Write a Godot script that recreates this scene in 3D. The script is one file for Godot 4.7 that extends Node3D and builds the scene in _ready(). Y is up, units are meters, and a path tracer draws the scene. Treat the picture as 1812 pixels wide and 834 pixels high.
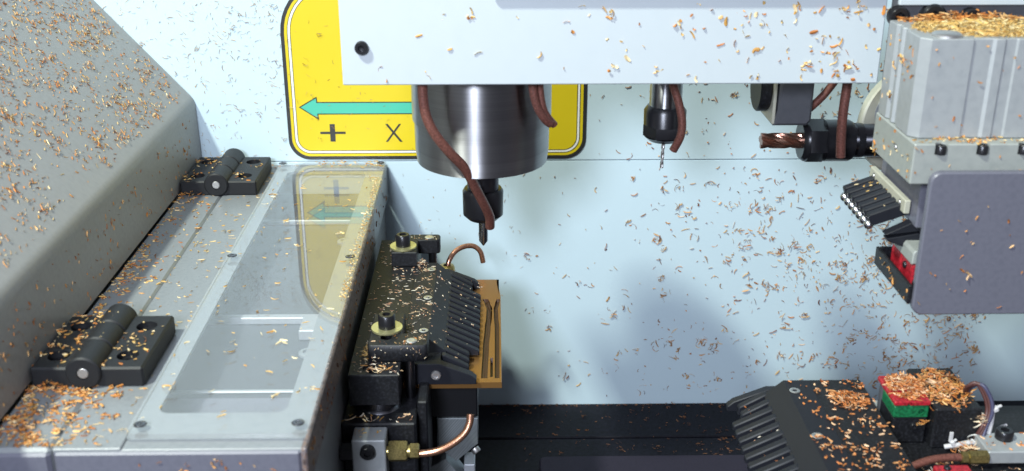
extends Node3D

# Every coordinate below is in units of 0.8 mm (K metres): x to the right, y up, z towards the viewer; the back wall is z = 0, the chamber floor y = 0.
const K := 0.0008
var M := {}
var used_names := {}
var origins := {}
var carvings := []
var rng := RandomNumberGenerator.new()


class B:
	# collects triangles of one mesh
	var v := PackedVector3Array()
	var n := PackedVector3Array()
	var uv := PackedVector2Array()
	var c := PackedColorArray()
	var xf := Transform3D.IDENTITY
	var tinted := false
	var col := Color.WHITE

	func tri(a: Vector3, b: Vector3, d: Vector3, na: Vector3, nb: Vector3, nd: Vector3, ua := Vector2.ZERO, ub := Vector2.ZERO, ud := Vector2.ZERO) -> void:
		if xf != Transform3D.IDENTITY:
			a = xf * a; b = xf * b; d = xf * d
			na = (xf.basis * na).normalized(); nb = (xf.basis * nb).normalized(); nd = (xf.basis * nd).normalized()
		var g := (d - a).cross(b - a)
		v.append(a); n.append(na); uv.append(ua)
		if g.dot(na + nb + nd) >= 0.0:
			v.append(b); n.append(nb); uv.append(ub)
			v.append(d); n.append(nd); uv.append(ud)
		else:
			v.append(d); n.append(nd); uv.append(ud)
			v.append(b); n.append(nb); uv.append(ub)
		if tinted:
			c.append(col); c.append(col); c.append(col)

	func poly(p: Array, hint: Vector3) -> void:
		var nn := Vector3.ZERO
		for i in p.size():
			nn += (p[i] as Vector3).cross(p[(i + 1) % p.size()])
		nn = nn.normalized()
		if nn.dot(hint) < 0.0:
			nn = -nn
		for i in range(1, p.size() - 1):
			tri(p[0], p[i], p[i + 1], nn, nn, nn)

	func quad(a: Vector3, b: Vector3, d: Vector3, e: Vector3, hint: Vector3) -> void:
		poly([a, b, d, e], hint)

	func box(lo: Vector3, hi: Vector3, bev := 0.5) -> void:
		var mid := (lo + hi) / 2.0
		var h := (hi - lo) / 2.0
		bev = minf(bev, 0.45 * minf(h.x, minf(h.y, h.z)) * 2.0)
		for i in 3:
			var j := (i + 1) % 3
			var k := (i + 2) % 3
			for s in [-1.0, 1.0]:
				var q := []
				for t in [[-1, -1], [1, -1], [1, 1], [-1, 1]]:
					var p := mid
					p[i] += s * h[i]; p[j] += t[0] * (h[j] - bev); p[k] += t[1] * (h[k] - bev)
					q.append(p)
				poly(q, (q[0] + q[2]) / 2.0 - mid)
				if bev <= 0.0:
					continue
				for s2 in [-1.0, 1.0]:
					# the edge between face (i, s) and face (j, s2)
					var e := []
					for t in [[0, -1], [0, 1], [1, 1], [1, -1]]:
						var p := mid
						p[i] += s * (h[i] - (bev if t[0] == 1 else 0.0))
						p[j] += s2 * (h[j] - (0.0 if t[0] == 1 else bev))
						p[k] += t[1] * (h[k] - bev)
						e.append(p)
					var o := Vector3.ZERO
					o[i] = s; o[j] = s2
					poly(e, o)
		if bev > 0.0:
			for sx in [-1.0, 1.0]:
				for sy in [-1.0, 1.0]:
					for sz in [-1.0, 1.0]:
						var o := Vector3(sx, sy, sz)
						var q := []
						for i in 3:
							var p := mid
							for j in 3:
								p[j] += o[j] * (h[j] - (0.0 if i == j else bev))
							q.append(p)
						poly(q, o)

	static func inset(p: PackedVector2Array, d: float) -> PackedVector2Array:
		var out := PackedVector2Array()
		var m := p.size()
		for i in m:
			var a := (p[i] - p[(i + m - 1) % m]).normalized()
			var b := (p[(i + 1) % m] - p[i]).normalized()
			var na := Vector2(-a.y, a.x)
			var nb := Vector2(-b.y, b.x)
			var k := 1.0 + na.dot(nb)
			out.append(p[i] + (na + nb) * d / maxf(k, 0.3))
		return out

	func wall(p: PackedVector2Array, q: PackedVector2Array, o: Vector3, ex: Vector3, ey: Vector3, ez: Vector3, d0: float, d1: float, flip := 1.0) -> void:
		# the strip between polygon p at height d0 and q at d1; gently turning corners are drawn smooth
		var m := p.size()
		var en := []
		for i in m:
			var a := o + ex * p[i].x + ey * p[i].y + ez * d0
			var b := o + ex * p[(i + 1) % m].x + ey * p[(i + 1) % m].y + ez * d0
			var e := o + ex * q[i].x + ey * q[i].y + ez * d1
			var t := p[(i + 1) % m] - p[i]
			var out_ := (ex * t.y - ey * t.x) * flip
			var nn := (b - a).cross(e - a)
			if nn.length() < 1e-9:
				nn = out_
			nn = nn.normalized()
			if nn.dot(out_) < 0.0:
				nn = -nn
			en.append(nn)
		for i in m:
			var j := (i + 1) % m
			var n0: Vector3 = en[i]
			var n1: Vector3 = en[i]
			if n0.dot(en[(i + m - 1) % m]) > 0.9:
				n0 = (n0 + en[(i + m - 1) % m]).normalized()
			if n1.dot(en[j]) > 0.9:
				n1 = (n1 + en[j]).normalized()
			var a := o + ex * p[i].x + ey * p[i].y + ez * d0
			var b := o + ex * p[j].x + ey * p[j].y + ez * d0
			var e := o + ex * q[i].x + ey * q[i].y + ez * d1
			var f := o + ex * q[j].x + ey * q[j].y + ez * d1
			tri(a, b, f, n0, n1, n1)
			tri(a, f, e, n0, n1, n0)

	func cap(p: PackedVector2Array, o: Vector3, ex: Vector3, ey: Vector3, nn: Vector3) -> void:
		var t := Geometry2D.triangulate_polygon(p)
		for i in range(0, t.size(), 3):
			tri(o + ex * p[t[i]].x + ey * p[t[i]].y, o + ex * p[t[i + 1]].x + ey * p[t[i + 1]].y, o + ex * p[t[i + 2]].x + ey * p[t[i + 2]].y, nn, nn, nn)

	func prism(pts: Array, o: Vector3, ex: Vector3, ey: Vector3, ez: Vector3, d0: float, d1: float, bev := 0.3) -> void:
		var p := PackedVector2Array(pts)
		if Geometry2D.is_polygon_clockwise(p):
			p.reverse()
		var area := 0.0
		for i in p.size():
			area += p[i].cross(p[(i + 1) % p.size()])
		if area < 0.0:
			p.reverse()
		var q := inset(p, bev)
		if bev > 0.0:
			wall(q, p, o, ex, ey, ez, d0, d0 + bev)
			wall(p, q, o, ex, ey, ez, d1 - bev, d1)
		wall(p, p, o, ex, ey, ez, d0 + bev, d1 - bev)
		cap(q, o + ez * d0, ex, ey, -ez)
		cap(q, o + ez * d1, ex, ey, ez)

	func ring(outer: PackedVector2Array, inner: PackedVector2Array, o: Vector3, ex: Vector3, ey: Vector3, ez: Vector3, d0: float, d1: float) -> void:
		# a plate with an opening; both outlines run counterclockwise with as many points
		wall(outer, outer, o, ex, ey, ez, d0, d1)
		wall(inner, inner, o, ex, ey, ez, d0, d1, -1.0)
		var m := outer.size()
		for i in m:
			var j := (i + 1) % m
			for d in [d0, d1]:
				var nn: Vector3 = ez if d == d1 else -ez
				var a: Vector3 = o + ex * outer[i].x + ey * outer[i].y + ez * d
				var b: Vector3 = o + ex * outer[j].x + ey * outer[j].y + ez * d
				var e: Vector3 = o + ex * inner[j].x + ey * inner[j].y + ez * d
				var f: Vector3 = o + ex * inner[i].x + ey * inner[i].y + ez * d
				tri(a, b, e, nn, nn, nn)
				tri(a, e, f, nn, nn, nn)

	static func hexed(a: float) -> float:
		return cos(PI / 6.0) / cos(fposmod(a, PI / 3.0) - PI / 6.0)

	func lathe(prof: Array, o: Vector3, axis: Vector3, seg := 32, hex := []) -> void:
		# prof: (radius, height along the axis); listed outside in a way that keeps the surface on the left is not needed: normals are taken from the turn of the profile
		axis = axis.normalized()
		var ex := axis.cross(Vector3(0.31, 0.2, 0.93) if absf(axis.z) < 0.9 else Vector3(1, 0, 0)).normalized()
		if absf(axis.y) > 0.99:
			ex = Vector3(1, 0, 0)
		var ey := axis.cross(ex).normalized()
		var m := prof.size()
		var pn := []
		var total := 0.0
		for k in m - 1:
			var d: Vector2 = prof[k + 1] - prof[k]
			pn.append(Vector2(d.y, -d.x).normalized())
			total += d.length()
		var run := 0.0
		for k in m - 1:
			var p0: Vector2 = prof[k]
			var p1: Vector2 = prof[k + 1]
			var h0: bool = k < hex.size() and hex[k]
			var h1: bool = k + 1 < hex.size() and hex[k + 1]
			var q0: Vector2 = pn[k]
			var q1: Vector2 = pn[k]
			if k > 0 and q0.dot(pn[k - 1]) > 0.72:
				q0 = (q0 + pn[k - 1]).normalized()
			if k < m - 2 and q1.dot(pn[k + 1]) > 0.72:
				q1 = (q1 + pn[k + 1]).normalized()
			var u0 := run / total
			run += (p1 - p0).length()
			var u1 := run / total
			for i in seg:
				var a := TAU * i / seg
				var b := TAU * (i + 1) / seg
				var ra := ex * cos(a) + ey * sin(a)
				var rb := ex * cos(b) + ey * sin(b)
				var s0a := p0.x * (hexed(a) if h0 else 1.0)
				var s0b := p0.x * (hexed(b) if h0 else 1.0)
				var s1a := p1.x * (hexed(a) if h1 else 1.0)
				var s1b := p1.x * (hexed(b) if h1 else 1.0)
				var na := ra
				var nb := rb
				if h0 and h1:
					var mid := floorf((a + 1e-4) / (PI / 3.0)) * PI / 3.0 + PI / 6.0
					na = ex * cos(mid) + ey * sin(mid)
					nb = na
				var A := o + ra * s0a + axis * p0.y
				var Bb := o + rb * s0b + axis * p0.y
				var C := o + rb * s1b + axis * p1.y
				var D := o + ra * s1a + axis * p1.y
				var N0a := (na * q0.x + axis * q0.y).normalized()
				var N0b := (nb * q0.x + axis * q0.y).normalized()
				var N1a := (na * q1.x + axis * q1.y).normalized()
				var N1b := (nb * q1.x + axis * q1.y).normalized()
				var ua := float(i) / seg
				var ub := float(i + 1) / seg
				if s1a + s1b > 1e-5:
					tri(A, C, D, N0a, N1b, N1a, Vector2(u0, ua), Vector2(u1, ub), Vector2(u1, ua))
				if s0a + s0b > 1e-5:
					tri(A, Bb, C, N0a, N0b, N1b, Vector2(u0, ua), Vector2(u0, ub), Vector2(u1, ub))

	func tube(pts: Array, r: float, seg := 14, bore := 0.6, fine := 8) -> void:
		# a swept pipe through the points; its ends show the bore
		var path: Array[Vector3] = []
		for i in pts.size() - 1:
			var p0: Vector3 = pts[maxi(i - 1, 0)]
			var p1: Vector3 = pts[i]
			var p2: Vector3 = pts[i + 1]
			var p3: Vector3 = pts[mini(i + 2, pts.size() - 1)]
			for k in fine:
				path.append(p1.cubic_interpolate(p2, p0, p3, float(k) / fine))
		path.append(pts[-1])
		var side := Vector3(0.3, 0.5, 0.8).cross(path[1] - path[0]).normalized()
		var rings := []
		for i in path.size():
			var t := (path[mini(i + 1, path.size() - 1)] - path[maxi(i - 1, 0)]).normalized()
			side = (side - t * side.dot(t)).normalized()
			var other := t.cross(side)
			var row := []
			for k in seg:
				var a := TAU * k / seg
				row.append(side * cos(a) + other * sin(a))
			rings.append(row)
		for i in path.size() - 1:
			for k in seg:
				var l := (k + 1) % seg
				var a: Vector3 = rings[i][k]
				var b: Vector3 = rings[i][l]
				var d: Vector3 = rings[i + 1][l]
				var e: Vector3 = rings[i + 1][k]
				tri(path[i] + a * r, path[i] + b * r, path[i + 1] + d * r, a, b, d)
				tri(path[i] + a * r, path[i + 1] + d * r, path[i + 1] + e * r, a, d, e)
		for end in [0, path.size() - 1]:
			var t := (path[1] - path[0]).normalized() if end == 0 else (path[-2] - path[-1]).normalized()
			for k in seg:
				var l := (k + 1) % seg
				var a: Vector3 = rings[end][k]
				var b: Vector3 = rings[end][l]
				var p: Vector3 = path[end]
				if bore <= 0.0:
					tri(p, p + a * r, p + b * r, -t, -t, -t)
					continue
				poly([p + a * r, p + b * r, p + b * r * bore, p + a * r * bore], -t)
				var deep := p + t * r * 2.5
				poly([p + a * r * bore, p + b * r * bore, deep + b * r * bore, deep + a * r * bore], -(a + b))
				tri(deep, deep + a * r * bore, deep + b * r * bore, -t, -t, -t)

	func merge(m: Mesh) -> void:
		# adds the triangles of a carved mesh
		for s in m.get_surface_count():
			var arr := m.surface_get_arrays(s)
			var vv: PackedVector3Array = arr[Mesh.ARRAY_VERTEX]
			var nn: PackedVector3Array = arr[Mesh.ARRAY_NORMAL]
			var ix = arr[Mesh.ARRAY_INDEX]
			var count: int = ix.size() if ix != null else vv.size()
			for i in range(0, count, 3):
				var a: int = ix[i] if ix != null else i
				var b: int = ix[i + 1] if ix != null else i + 1
				var d: int = ix[i + 2] if ix != null else i + 2
				tri(vv[a], vv[b], vv[d], nn[a], nn[b], nn[d])

	func mesh(origin: Vector3, k: float) -> ArrayMesh:
		var arr := []
		arr.resize(Mesh.ARRAY_MAX)
		var p := PackedVector3Array()
		p.resize(v.size())
		for i in v.size():
			p[i] = (v[i] - origin) * k
		arr[Mesh.ARRAY_VERTEX] = p
		arr[Mesh.ARRAY_NORMAL] = n
		arr[Mesh.ARRAY_TEX_UV] = uv
		if tinted:
			arr[Mesh.ARRAY_COLOR] = c
		var m := ArrayMesh.new()
		m.add_surface_from_arrays(Mesh.PRIMITIVE_TRIANGLES, arr)
		return m


# ---------------------------------------------------------------- naming and parenting

func numbered(called: String) -> String:
	var k: int = used_names.get(called, 0)
	used_names[called] = k + 1
	return called if k == 0 else "%s_%03d" % [called, k]


func tag(o: Node, label: String, category: String, group := "", kind := "") -> void:
	o.set_meta("label", label)
	o.set_meta("category", category)
	if group:
		o.set_meta("group", group)
	if kind:
		o.set_meta("kind", kind)


func thing(called: String, label: String, category: String, at: Vector3, group := "") -> Node3D:
	var o := Node3D.new()
	o.name = numbered(called)
	o.position = at * K
	origins[o] = at
	tag(o, label, category, group)
	add_child(o)
	return o


func part(parent: Node3D, called: String, b: B, m: Material, label := "") -> MeshInstance3D:
	# the builder holds places in the chamber; the mesh is kept round its parent's own origin
	var o := MeshInstance3D.new()
	o.name = called
	var at: Vector3 = origins.get(parent, Vector3.ZERO)
	o.mesh = b.mesh(at, K)
	o.material_override = null
	o.mesh.surface_set_material(0, m)
	origins[o] = at
	if label:
		o.set_meta("label", label)
	parent.add_child(o, true)
	return o


func piece(parent: Node3D, called: String, shared: Mesh, at: Vector3) -> MeshInstance3D:
	var o := MeshInstance3D.new()
	o.name = called
	o.mesh = shared
	o.position = (at - origins.get(parent, Vector3.ZERO)) * K
	origins[o] = at
	parent.add_child(o, true)
	return o


func whole(called: String, label: String, category: String, b: B, m: Material, group := "", kind := "") -> MeshInstance3D:
	var lo := b.v[0]
	var hi := b.v[0]
	for p in b.v:
		lo = lo.min(p); hi = hi.max(p)
	var at := Vector3((lo.x + hi.x) / 2.0, lo.y, (lo.z + hi.z) / 2.0)
	var o := MeshInstance3D.new()
	o.name = numbered(called)
	o.mesh = b.mesh(at, K)
	o.mesh.surface_set_material(0, m)
	o.position = at * K
	origins[o] = at
	tag(o, label, category, group, kind)
	add_child(o)
	return o


func carve(parent: Node3D, called: String, b: B, m: Material, holes: Array) -> void:
	# a part with round or slotted holes, each [centre, axis, radius, depth, slot vector]; the boolean is solved one frame later by finish_carving()
	var o := part(parent, called, b, m)
	var root_ := CSGCombiner3D.new()
	root_.name = "carving"
	var body := CSGMesh3D.new()
	body.name = "solid"
	var st := SurfaceTool.new()
	st.begin(Mesh.PRIMITIVE_TRIANGLES)
	for i in b.v.size():
		st.set_normal(b.n[i])
		st.add_vertex(b.v[i])
	body.mesh = st.commit()
	root_.add_child(body)
	for h in holes:
		var ax: Vector3 = (h[1] as Vector3).normalized()
		var side := ax.cross(Vector3(0.3, 0.2, 0.9)).normalized()
		var bas := Basis(side, ax, side.cross(ax))
		var steps: Array = [Vector3.ZERO] if h.size() < 5 else [Vector3.ZERO, h[4] * 0.25, h[4] * 0.5, h[4] * 0.75, h[4]]
		for s in steps:
			var cy := CSGCylinder3D.new()
			cy.name = "drill"
			cy.radius = h[2]
			cy.height = h[3] * 2.0
			cy.sides = 28
			cy.operation = CSGShape3D.OPERATION_SUBTRACTION
			cy.transform = Transform3D(bas, h[0] + s)
			root_.add_child(cy)
	add_child(root_)
	carvings.append([root_, o, m, b.v.size()])


func finish_carving() -> void:
	for q in carvings:
		var got: Mesh = q[0].bake_static_mesh()
		if got == null or got.get_surface_count() == 0:
			print("not carved: ", q[1].name)
		else:
			var out := B.new()
			out.merge(got)
			q[1].mesh = out.mesh(origins[q[1]], K)
			q[1].mesh.surface_set_material(0, q[2])
		remove_child(q[0])
		q[0].free()


# ---------------------------------------------------------------- materials

func noise_tex(freq: float, seed_: int, normal: bool, bump := 4.0, ramp: Gradient = null, octaves := 3, size := 512, kind := FastNoiseLite.TYPE_SIMPLEX_SMOOTH) -> NoiseTexture2D:
	var f := FastNoiseLite.new()
	f.noise_type = kind
	f.frequency = freq
	f.seed = seed_
	f.fractal_octaves = octaves
	var t := NoiseTexture2D.new()
	t.width = size
	t.height = size
	t.seamless = true
	t.noise = f
	t.as_normal_map = normal
	t.bump_strength = bump
	if ramp:
		t.color_ramp = ramp
	return t


func grad(stops: Array) -> Gradient:
	var g := Gradient.new()
	var off := PackedFloat32Array()
	var cols := PackedColorArray()
	for s in stops:
		off.append(s[0]); cols.append(s[1])
	g.offsets = off
	g.colors = cols
	return g


func lin(r: float, g: float, b: float) -> Color:
	return Color(r, g, b).linear_to_srgb()


func mat(called: String, c: Color, rough: float, metal := 0.0, spec := 0.5) -> StandardMaterial3D:
	var m := StandardMaterial3D.new()
	m.resource_name = called
	m.albedo_color = c
	m.roughness = rough
	m.metallic = metal
	m.metallic_specular = spec
	M[called] = m
	return m


func skin(m: StandardMaterial3D, tile_mm: float, normal: Texture2D = null, strength := 0.3, tone: Texture2D = null, rough: Texture2D = null) -> void:
	m.uv1_triplanar = true
	m.uv1_scale = Vector3.ONE * (1000.0 / tile_mm)
	if normal:
		m.normal_enabled = true
		m.normal_texture = normal
		m.normal_scale = strength
	if tone:
		m.albedo_texture = tone
	if rough:
		m.roughness_texture = rough
		m.roughness_texture_channel = BaseMaterial3D.TEXTURE_CHANNEL_GRAYSCALE


func make_materials() -> void:
	var peel := noise_tex(0.045, 11, true, 3.0)
	var fine := noise_tex(0.16, 12, true, 3.0, null, 2)
	var smudge := noise_tex(0.008, 13, false, 1.0, grad([[0.0, Color(0.93, 0.935, 0.94)], [0.5, Color(0.98, 0.98, 0.98)], [1.0, Color(1, 1, 1)]]), 5)
	var worn := noise_tex(0.02, 14, false, 1.0, grad([[0.0, Color(0.55, 0.55, 0.55)], [0.55, Color(0.85, 0.85, 0.85)], [1.0, Color(1, 1, 1)]]), 5)
	var dusty := noise_tex(0.03, 16, false, 1.0, grad([[0.0, Color(0.5, 0.5, 0.5)], [0.6, Color(0.7, 0.7, 0.7)], [0.8, Color(0.95, 0.95, 0.95)], [1.0, Color(1, 1, 1)]]), 6)
	var grime := noise_tex(0.02, 15, false, 1.0, grad([[0.0, Color(0.17, 0.13, 0.12)], [0.34, Color(0.32, 0.27, 0.26)], [0.48, Color(0.50, 0.48, 0.50)], [0.60, Color(0.42, 0.31, 0.23)], [0.8, Color(0.50, 0.50, 0.53)], [1.0, Color(0.55, 0.55, 0.58)]]), 6)

	var sheen := noise_tex(0.012, 17, false, 1.0, grad([[0.0, Color(0.72, 0.72, 0.72)], [0.5, Color(0.9, 0.9, 0.9)], [1.0, Color(1, 1, 1)]]), 5)
	skin(mat("wall_paint", lin(0.49, 0.61, 0.67), 0.55), 60, null, 0.12)
	skin(mat("head_paint", lin(0.43, 0.475, 0.50), 0.5), 60, null, 0.10, null, sheen)
	skin(mat("grey_paint", lin(0.195, 0.208, 0.217), 0.36), 13, peel, 0.3, smudge, sheen)
	skin(mat("hood_paint", lin(0.295, 0.292, 0.282), 0.5), 15, null, 0.07, smudge, sheen)
	skin(mat("violet_lit_paint", lin(0.118, 0.119, 0.15), 0.42), 13, peel, 0.3, smudge, sheen)  # grey paint; dim violet light on front faces is put into the colour
	skin(mat("dark_violet", lin(0.02, 0.017, 0.028), 0.6, 0.0, 0.3), 13, peel, 0.1, smudge)
	skin(mat("grimy_paint", lin(1.0, 1.0, 1.0), 0.4), 30, fine, 0.4, grime)
	skin(mat("black_oxide", lin(0.020, 0.021, 0.026), 0.45, 0.0, 0.4), 26, fine, 0.15, dusty)
	skin(mat("black_finger", lin(0.012, 0.013, 0.018), 0.45, 0.0, 0.36), 26, fine, 0.08, smudge)
	skin(mat("black_nut", lin(0.018, 0.018, 0.021), 0.28, 0.4), 20, fine, 0.12)
	skin(mat("black_plastic", lin(0.012, 0.0125, 0.014), 0.5, 0.0, 0.38), 16, fine, 0.3)
	skin(mat("black_floor", lin(0.007, 0.007, 0.013), 0.55, 0.0, 0.3), 40, peel, 0.2, worn)
	mat("void", lin(0.006, 0.006, 0.007), 0.8)
	var st := mat("turned_steel", lin(0.46, 0.46, 0.48), 0.42, 1.0)
	var ring_noise := FastNoiseLite.new()
	ring_noise.frequency = 0.35
	var ri := Image.create(512, 4, false, Image.FORMAT_RGB8)
	for x in 512:
		var w := 0.92 + 0.07 * ring_noise.get_noise_1d(x) + 0.05 * ring_noise.get_noise_1d(x * 0.07 + 900.0)
		for y in 4:
			ri.set_pixel(x, y, Color(w, w, w))
	st.albedo_texture = ImageTexture.create_from_image(ri)
	st.anisotropy_enabled = true
	st.anisotropy = 1.0
	var sd := mat("turned_dark", lin(0.16, 0.16, 0.18), 0.5, 1.0)
	sd.anisotropy_enabled = true
	sd.anisotropy = 1.0
	skin(mat("steel", lin(0.55, 0.55, 0.57), 0.26, 1.0), 20, fine, 0.08)
	skin(mat("dark_steel", lin(0.16, 0.16, 0.18), 0.3, 1.0), 20, fine, 0.1)
	skin(mat("bright_screw", lin(0.62, 0.61, 0.60), 0.45, 1.0), 10, fine, 0.1)
	skin(mat("zinc", lin(0.60, 0.57, 0.30), 0.35, 0.8), 10, fine, 0.15)
	skin(mat("aluminium", lin(0.36, 0.38, 0.39), 0.5, 0.35), 24, fine, 0.25, smudge)
	skin(mat("bright_aluminium", lin(0.42, 0.44, 0.47), 0.42, 0.4), 24, fine, 0.2, smudge)
	skin(mat("aluminium_dim", lin(0.33, 0.35, 0.33), 0.5, 0.25), 24, fine, 0.25, smudge)
	skin(mat("dark_housing", lin(0.085, 0.088, 0.10), 0.4, 0.2), 24, fine, 0.12, smudge)
	skin(mat("rail_metal", lin(0.30, 0.31, 0.33), 0.4, 0.3), 24, fine, 0.1)
	skin(mat("frame_metal", lin(0.185, 0.20, 0.21), 0.4, 0.1), 24, peel, 0.2, smudge)
	skin(mat("cream_metal", lin(0.42, 0.41, 0.33), 0.5, 0.1), 24, fine, 0.1, smudge)
	skin(mat("copper", lin(0.72, 0.37, 0.24), 0.3, 0.9), 12, peel, 0.1, worn)
	skin(mat("copper_dull", lin(0.27, 0.105, 0.08), 0.4, 0.35), 12, peel, 0.15, worn)
	skin(mat("brass", lin(0.62, 0.50, 0.20), 0.3, 0.9), 12, fine, 0.15, worn)
	skin(mat("key_brass", lin(0.34, 0.175, 0.058), 0.34, 0.75), 30, fine, 0.08)
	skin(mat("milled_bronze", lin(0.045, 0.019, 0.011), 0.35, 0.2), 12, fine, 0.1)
	skin(mat("bronze_tool", lin(0.36, 0.19, 0.14), 0.25, 0.9), 12, fine, 0.1)
	skin(mat("red_anodised", lin(0.50, 0.02, 0.035), 0.4, 0.1), 20, fine, 0.2, worn)
	skin(mat("green_anodised", lin(0.012, 0.19, 0.07), 0.4, 0.1), 20, fine, 0.2, worn)
	mat("yellow_print", lin(0.62, 0.475, 0.008), 0.42)
	mat("black_print", lin(0.02, 0.02, 0.02), 0.45)
	mat("white_print", lin(0.78, 0.78, 0.75), 0.45)
	mat("teal_print", lin(0.06, 0.43, 0.30), 0.42)
	mat("white_plastic", lin(0.46, 0.45, 0.46), 0.55)
	mat("wire_brown", lin(0.07, 0.025, 0.022), 0.5)
	mat("wire_blue", lin(0.045, 0.045, 0.09), 0.5)
	var pane := mat("clear_pane", Color(1, 1, 1, 0.03), 0.02)
	pane.transparency = BaseMaterial3D.TRANSPARENCY_ALPHA
	var saw := mat("sawn_aluminium", lin(0.42, 0.46, 0.48), 0.42, 0.5)
	var f := FastNoiseLite.new()
	f.frequency = 0.03
	f.seed = 5
	var im := Image.create(256, 256, false, Image.FORMAT_RGB8)
	for y in 256:
		for x in 256:
			var t := fposmod(x + y * 0.8, 256.0)
			var w := 0.8 + 0.2 * f.get_noise_1d(t * 7.0) + (-0.16 if fposmod(t, 61.0) < 3.0 else 0.0)
			im.set_pixel(x, y, Color(w, w, w))
	saw.albedo_texture = ImageTexture.create_from_image(im)
	saw.uv1_triplanar = true
	saw.uv1_scale = Vector3.ONE * 50.0
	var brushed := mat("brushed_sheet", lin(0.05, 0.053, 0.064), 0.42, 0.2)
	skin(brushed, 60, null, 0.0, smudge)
	for name_ in ["chips", "chips_dark"]:
		var ch := mat(name_, Color.WHITE, 0.58, 0.12 if name_ == "chips" else 0.0, 0.4)
		ch.vertex_color_use_as_albedo = true


# ---------------------------------------------------------------- small helpers

func rrect(x0: float, y0: float, x1: float, y1: float, r: float, n := 6) -> PackedVector2Array:
	# counterclockwise rounded rectangle
	var p := PackedVector2Array()
	var cs := [[x1 - r, y0 + r, -PI / 2], [x1 - r, y1 - r, 0.0], [x0 + r, y1 - r, PI / 2], [x0 + r, y0 + r, PI]]
	for q in cs:
		for i in n + 1:
			var a: float = q[2] + PI / 2 * i / n
			p.append(Vector2(q[0] + r * cos(a), q[1] + r * sin(a)))
	return p


func cap_screw(parent: Node3D, at: Vector3, axis: Vector3, r: float, h: float, m: Material, called := "screw") -> void:
	# socket head screw seen from the end: knurled rim, chamfer, hexagon recess
	var b := B.new()
	b.lathe([Vector2(r, 0), Vector2(r, h - 0.18 * r), Vector2(0.84 * r, h), Vector2(0.52 * r, h), Vector2(0.52 * r, 0.45 * h), Vector2(0, 0.38 * h)], at, axis, 24, [false, false, false, true, true, false])
	part(parent, called, b, m)


func sunk_screw(parent: Node3D, at: Vector3, axis: Vector3, r: float, m: Material, called := "screw") -> void:
	# countersunk screw: a dark seat, a bright ring and a hexagon recess; the rim stands barely proud
	var b := B.new()
	b.lathe([Vector2(r, 0), Vector2(r, 0.25), Vector2(0.9 * r, 0.42), Vector2(0.5 * r, 0.3), Vector2(0.47 * r, -0.9), Vector2(0, -1.1)], at, axis, 24, [false, false, false, true, true, false])
	part(parent, called, b, m)
	var s := B.new()
	s.lathe([Vector2(1.22 * r, 0.02), Vector2(1.2 * r, 0.12), Vector2(r, 0.08)], at, axis, 24)
	part(parent, called + "_seat", s, M.void)


const GOLD := [Vector3(0.56, 0.36, 0.12), Vector3(0.62, 0.45, 0.20), Vector3(0.45, 0.24, 0.06), Vector3(0.66, 0.52, 0.30)]
const RUST := [Vector3(0.48, 0.19, 0.045), Vector3(0.55, 0.27, 0.08), Vector3(0.36, 0.13, 0.035), Vector3(0.60, 0.38, 0.17)]
const PALE := [Vector3(0.68, 0.55, 0.38), Vector3(0.62, 0.42, 0.25), Vector3(0.55, 0.30, 0.18), Vector3(0.72, 0.64, 0.52)]
const COPPER := [Vector3(0.50, 0.19, 0.06), Vector3(0.56, 0.27, 0.11), Vector3(0.40, 0.13, 0.035), Vector3(0.64, 0.42, 0.26)]
const BROWN := [Vector3(0.36, 0.15, 0.055), Vector3(0.44, 0.23, 0.10), Vector3(0.17, 0.07, 0.04), Vector3(0.52, 0.31, 0.15)]
const TAN := [Vector3(0.42, 0.28, 0.14), Vector3(0.36, 0.21, 0.09), Vector3(0.50, 0.34, 0.17), Vector3(0.24, 0.13, 0.07)]


func curl(b: B, at: Vector3, nrm: Vector3, dir: Vector3, length: float, width: float, turn: float, lift: float, tint: Vector3) -> void:
	# one shaving: a narrow folded ribbon bent through `turn`, leaning out of the surface by `lift`
	var shade := 0.8 + 0.4 * rng.randf()
	b.col = Color(tint.x * shade, tint.y * shade, tint.z * shade)
	var side := nrm.cross(dir).normalized()
	var bend := (side * cos(lift) + nrm * sin(lift)).normalized()
	var wv := dir.cross(bend).normalized()
	var lean := rng.randf_range(-0.9, 0.9)
	var steps := 3 if turn < 0.5 else 5
	var p := at + nrm * (0.12 + 0.25 * width)
	var ang := -turn / 2.0
	var rowa: Vector3
	var rowb: Vector3
	var rowm: Vector3
	for i in steps + 1:
		var d := dir * cos(ang) + bend * sin(ang)
		var w := (wv * cos(lean) + d.cross(wv) * sin(lean)).normalized()
		var taper := width * (0.45 if i == 0 or i == steps else 1.0)
		var q := w.cross(d).normalized()
		var na := p + w * taper * 0.5
		var nb := p - w * taper * 0.5
		var nm := p + q * taper * 0.28
		if i > 0:
			var n1 := (q + w * 0.7).normalized()
			var n2 := (q - w * 0.7).normalized()
			if n1.dot(nrm) + n2.dot(nrm) < 0.0:
				n1 = -n1; n2 = -n2
			b.tri(rowa, na, nm, n1, n1, n1)
			b.tri(rowa, nm, rowm, n1, n1, n1)
			b.tri(rowb, nb, nm, n2, n2, n2)
			b.tri(rowb, nm, rowm, n2, n2, n2)
		rowa = na; rowb = nb; rowm = nm
		p += d * length / steps
		ang += turn / steps
		lean += rng.randf_range(-0.25, 0.25)


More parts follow.
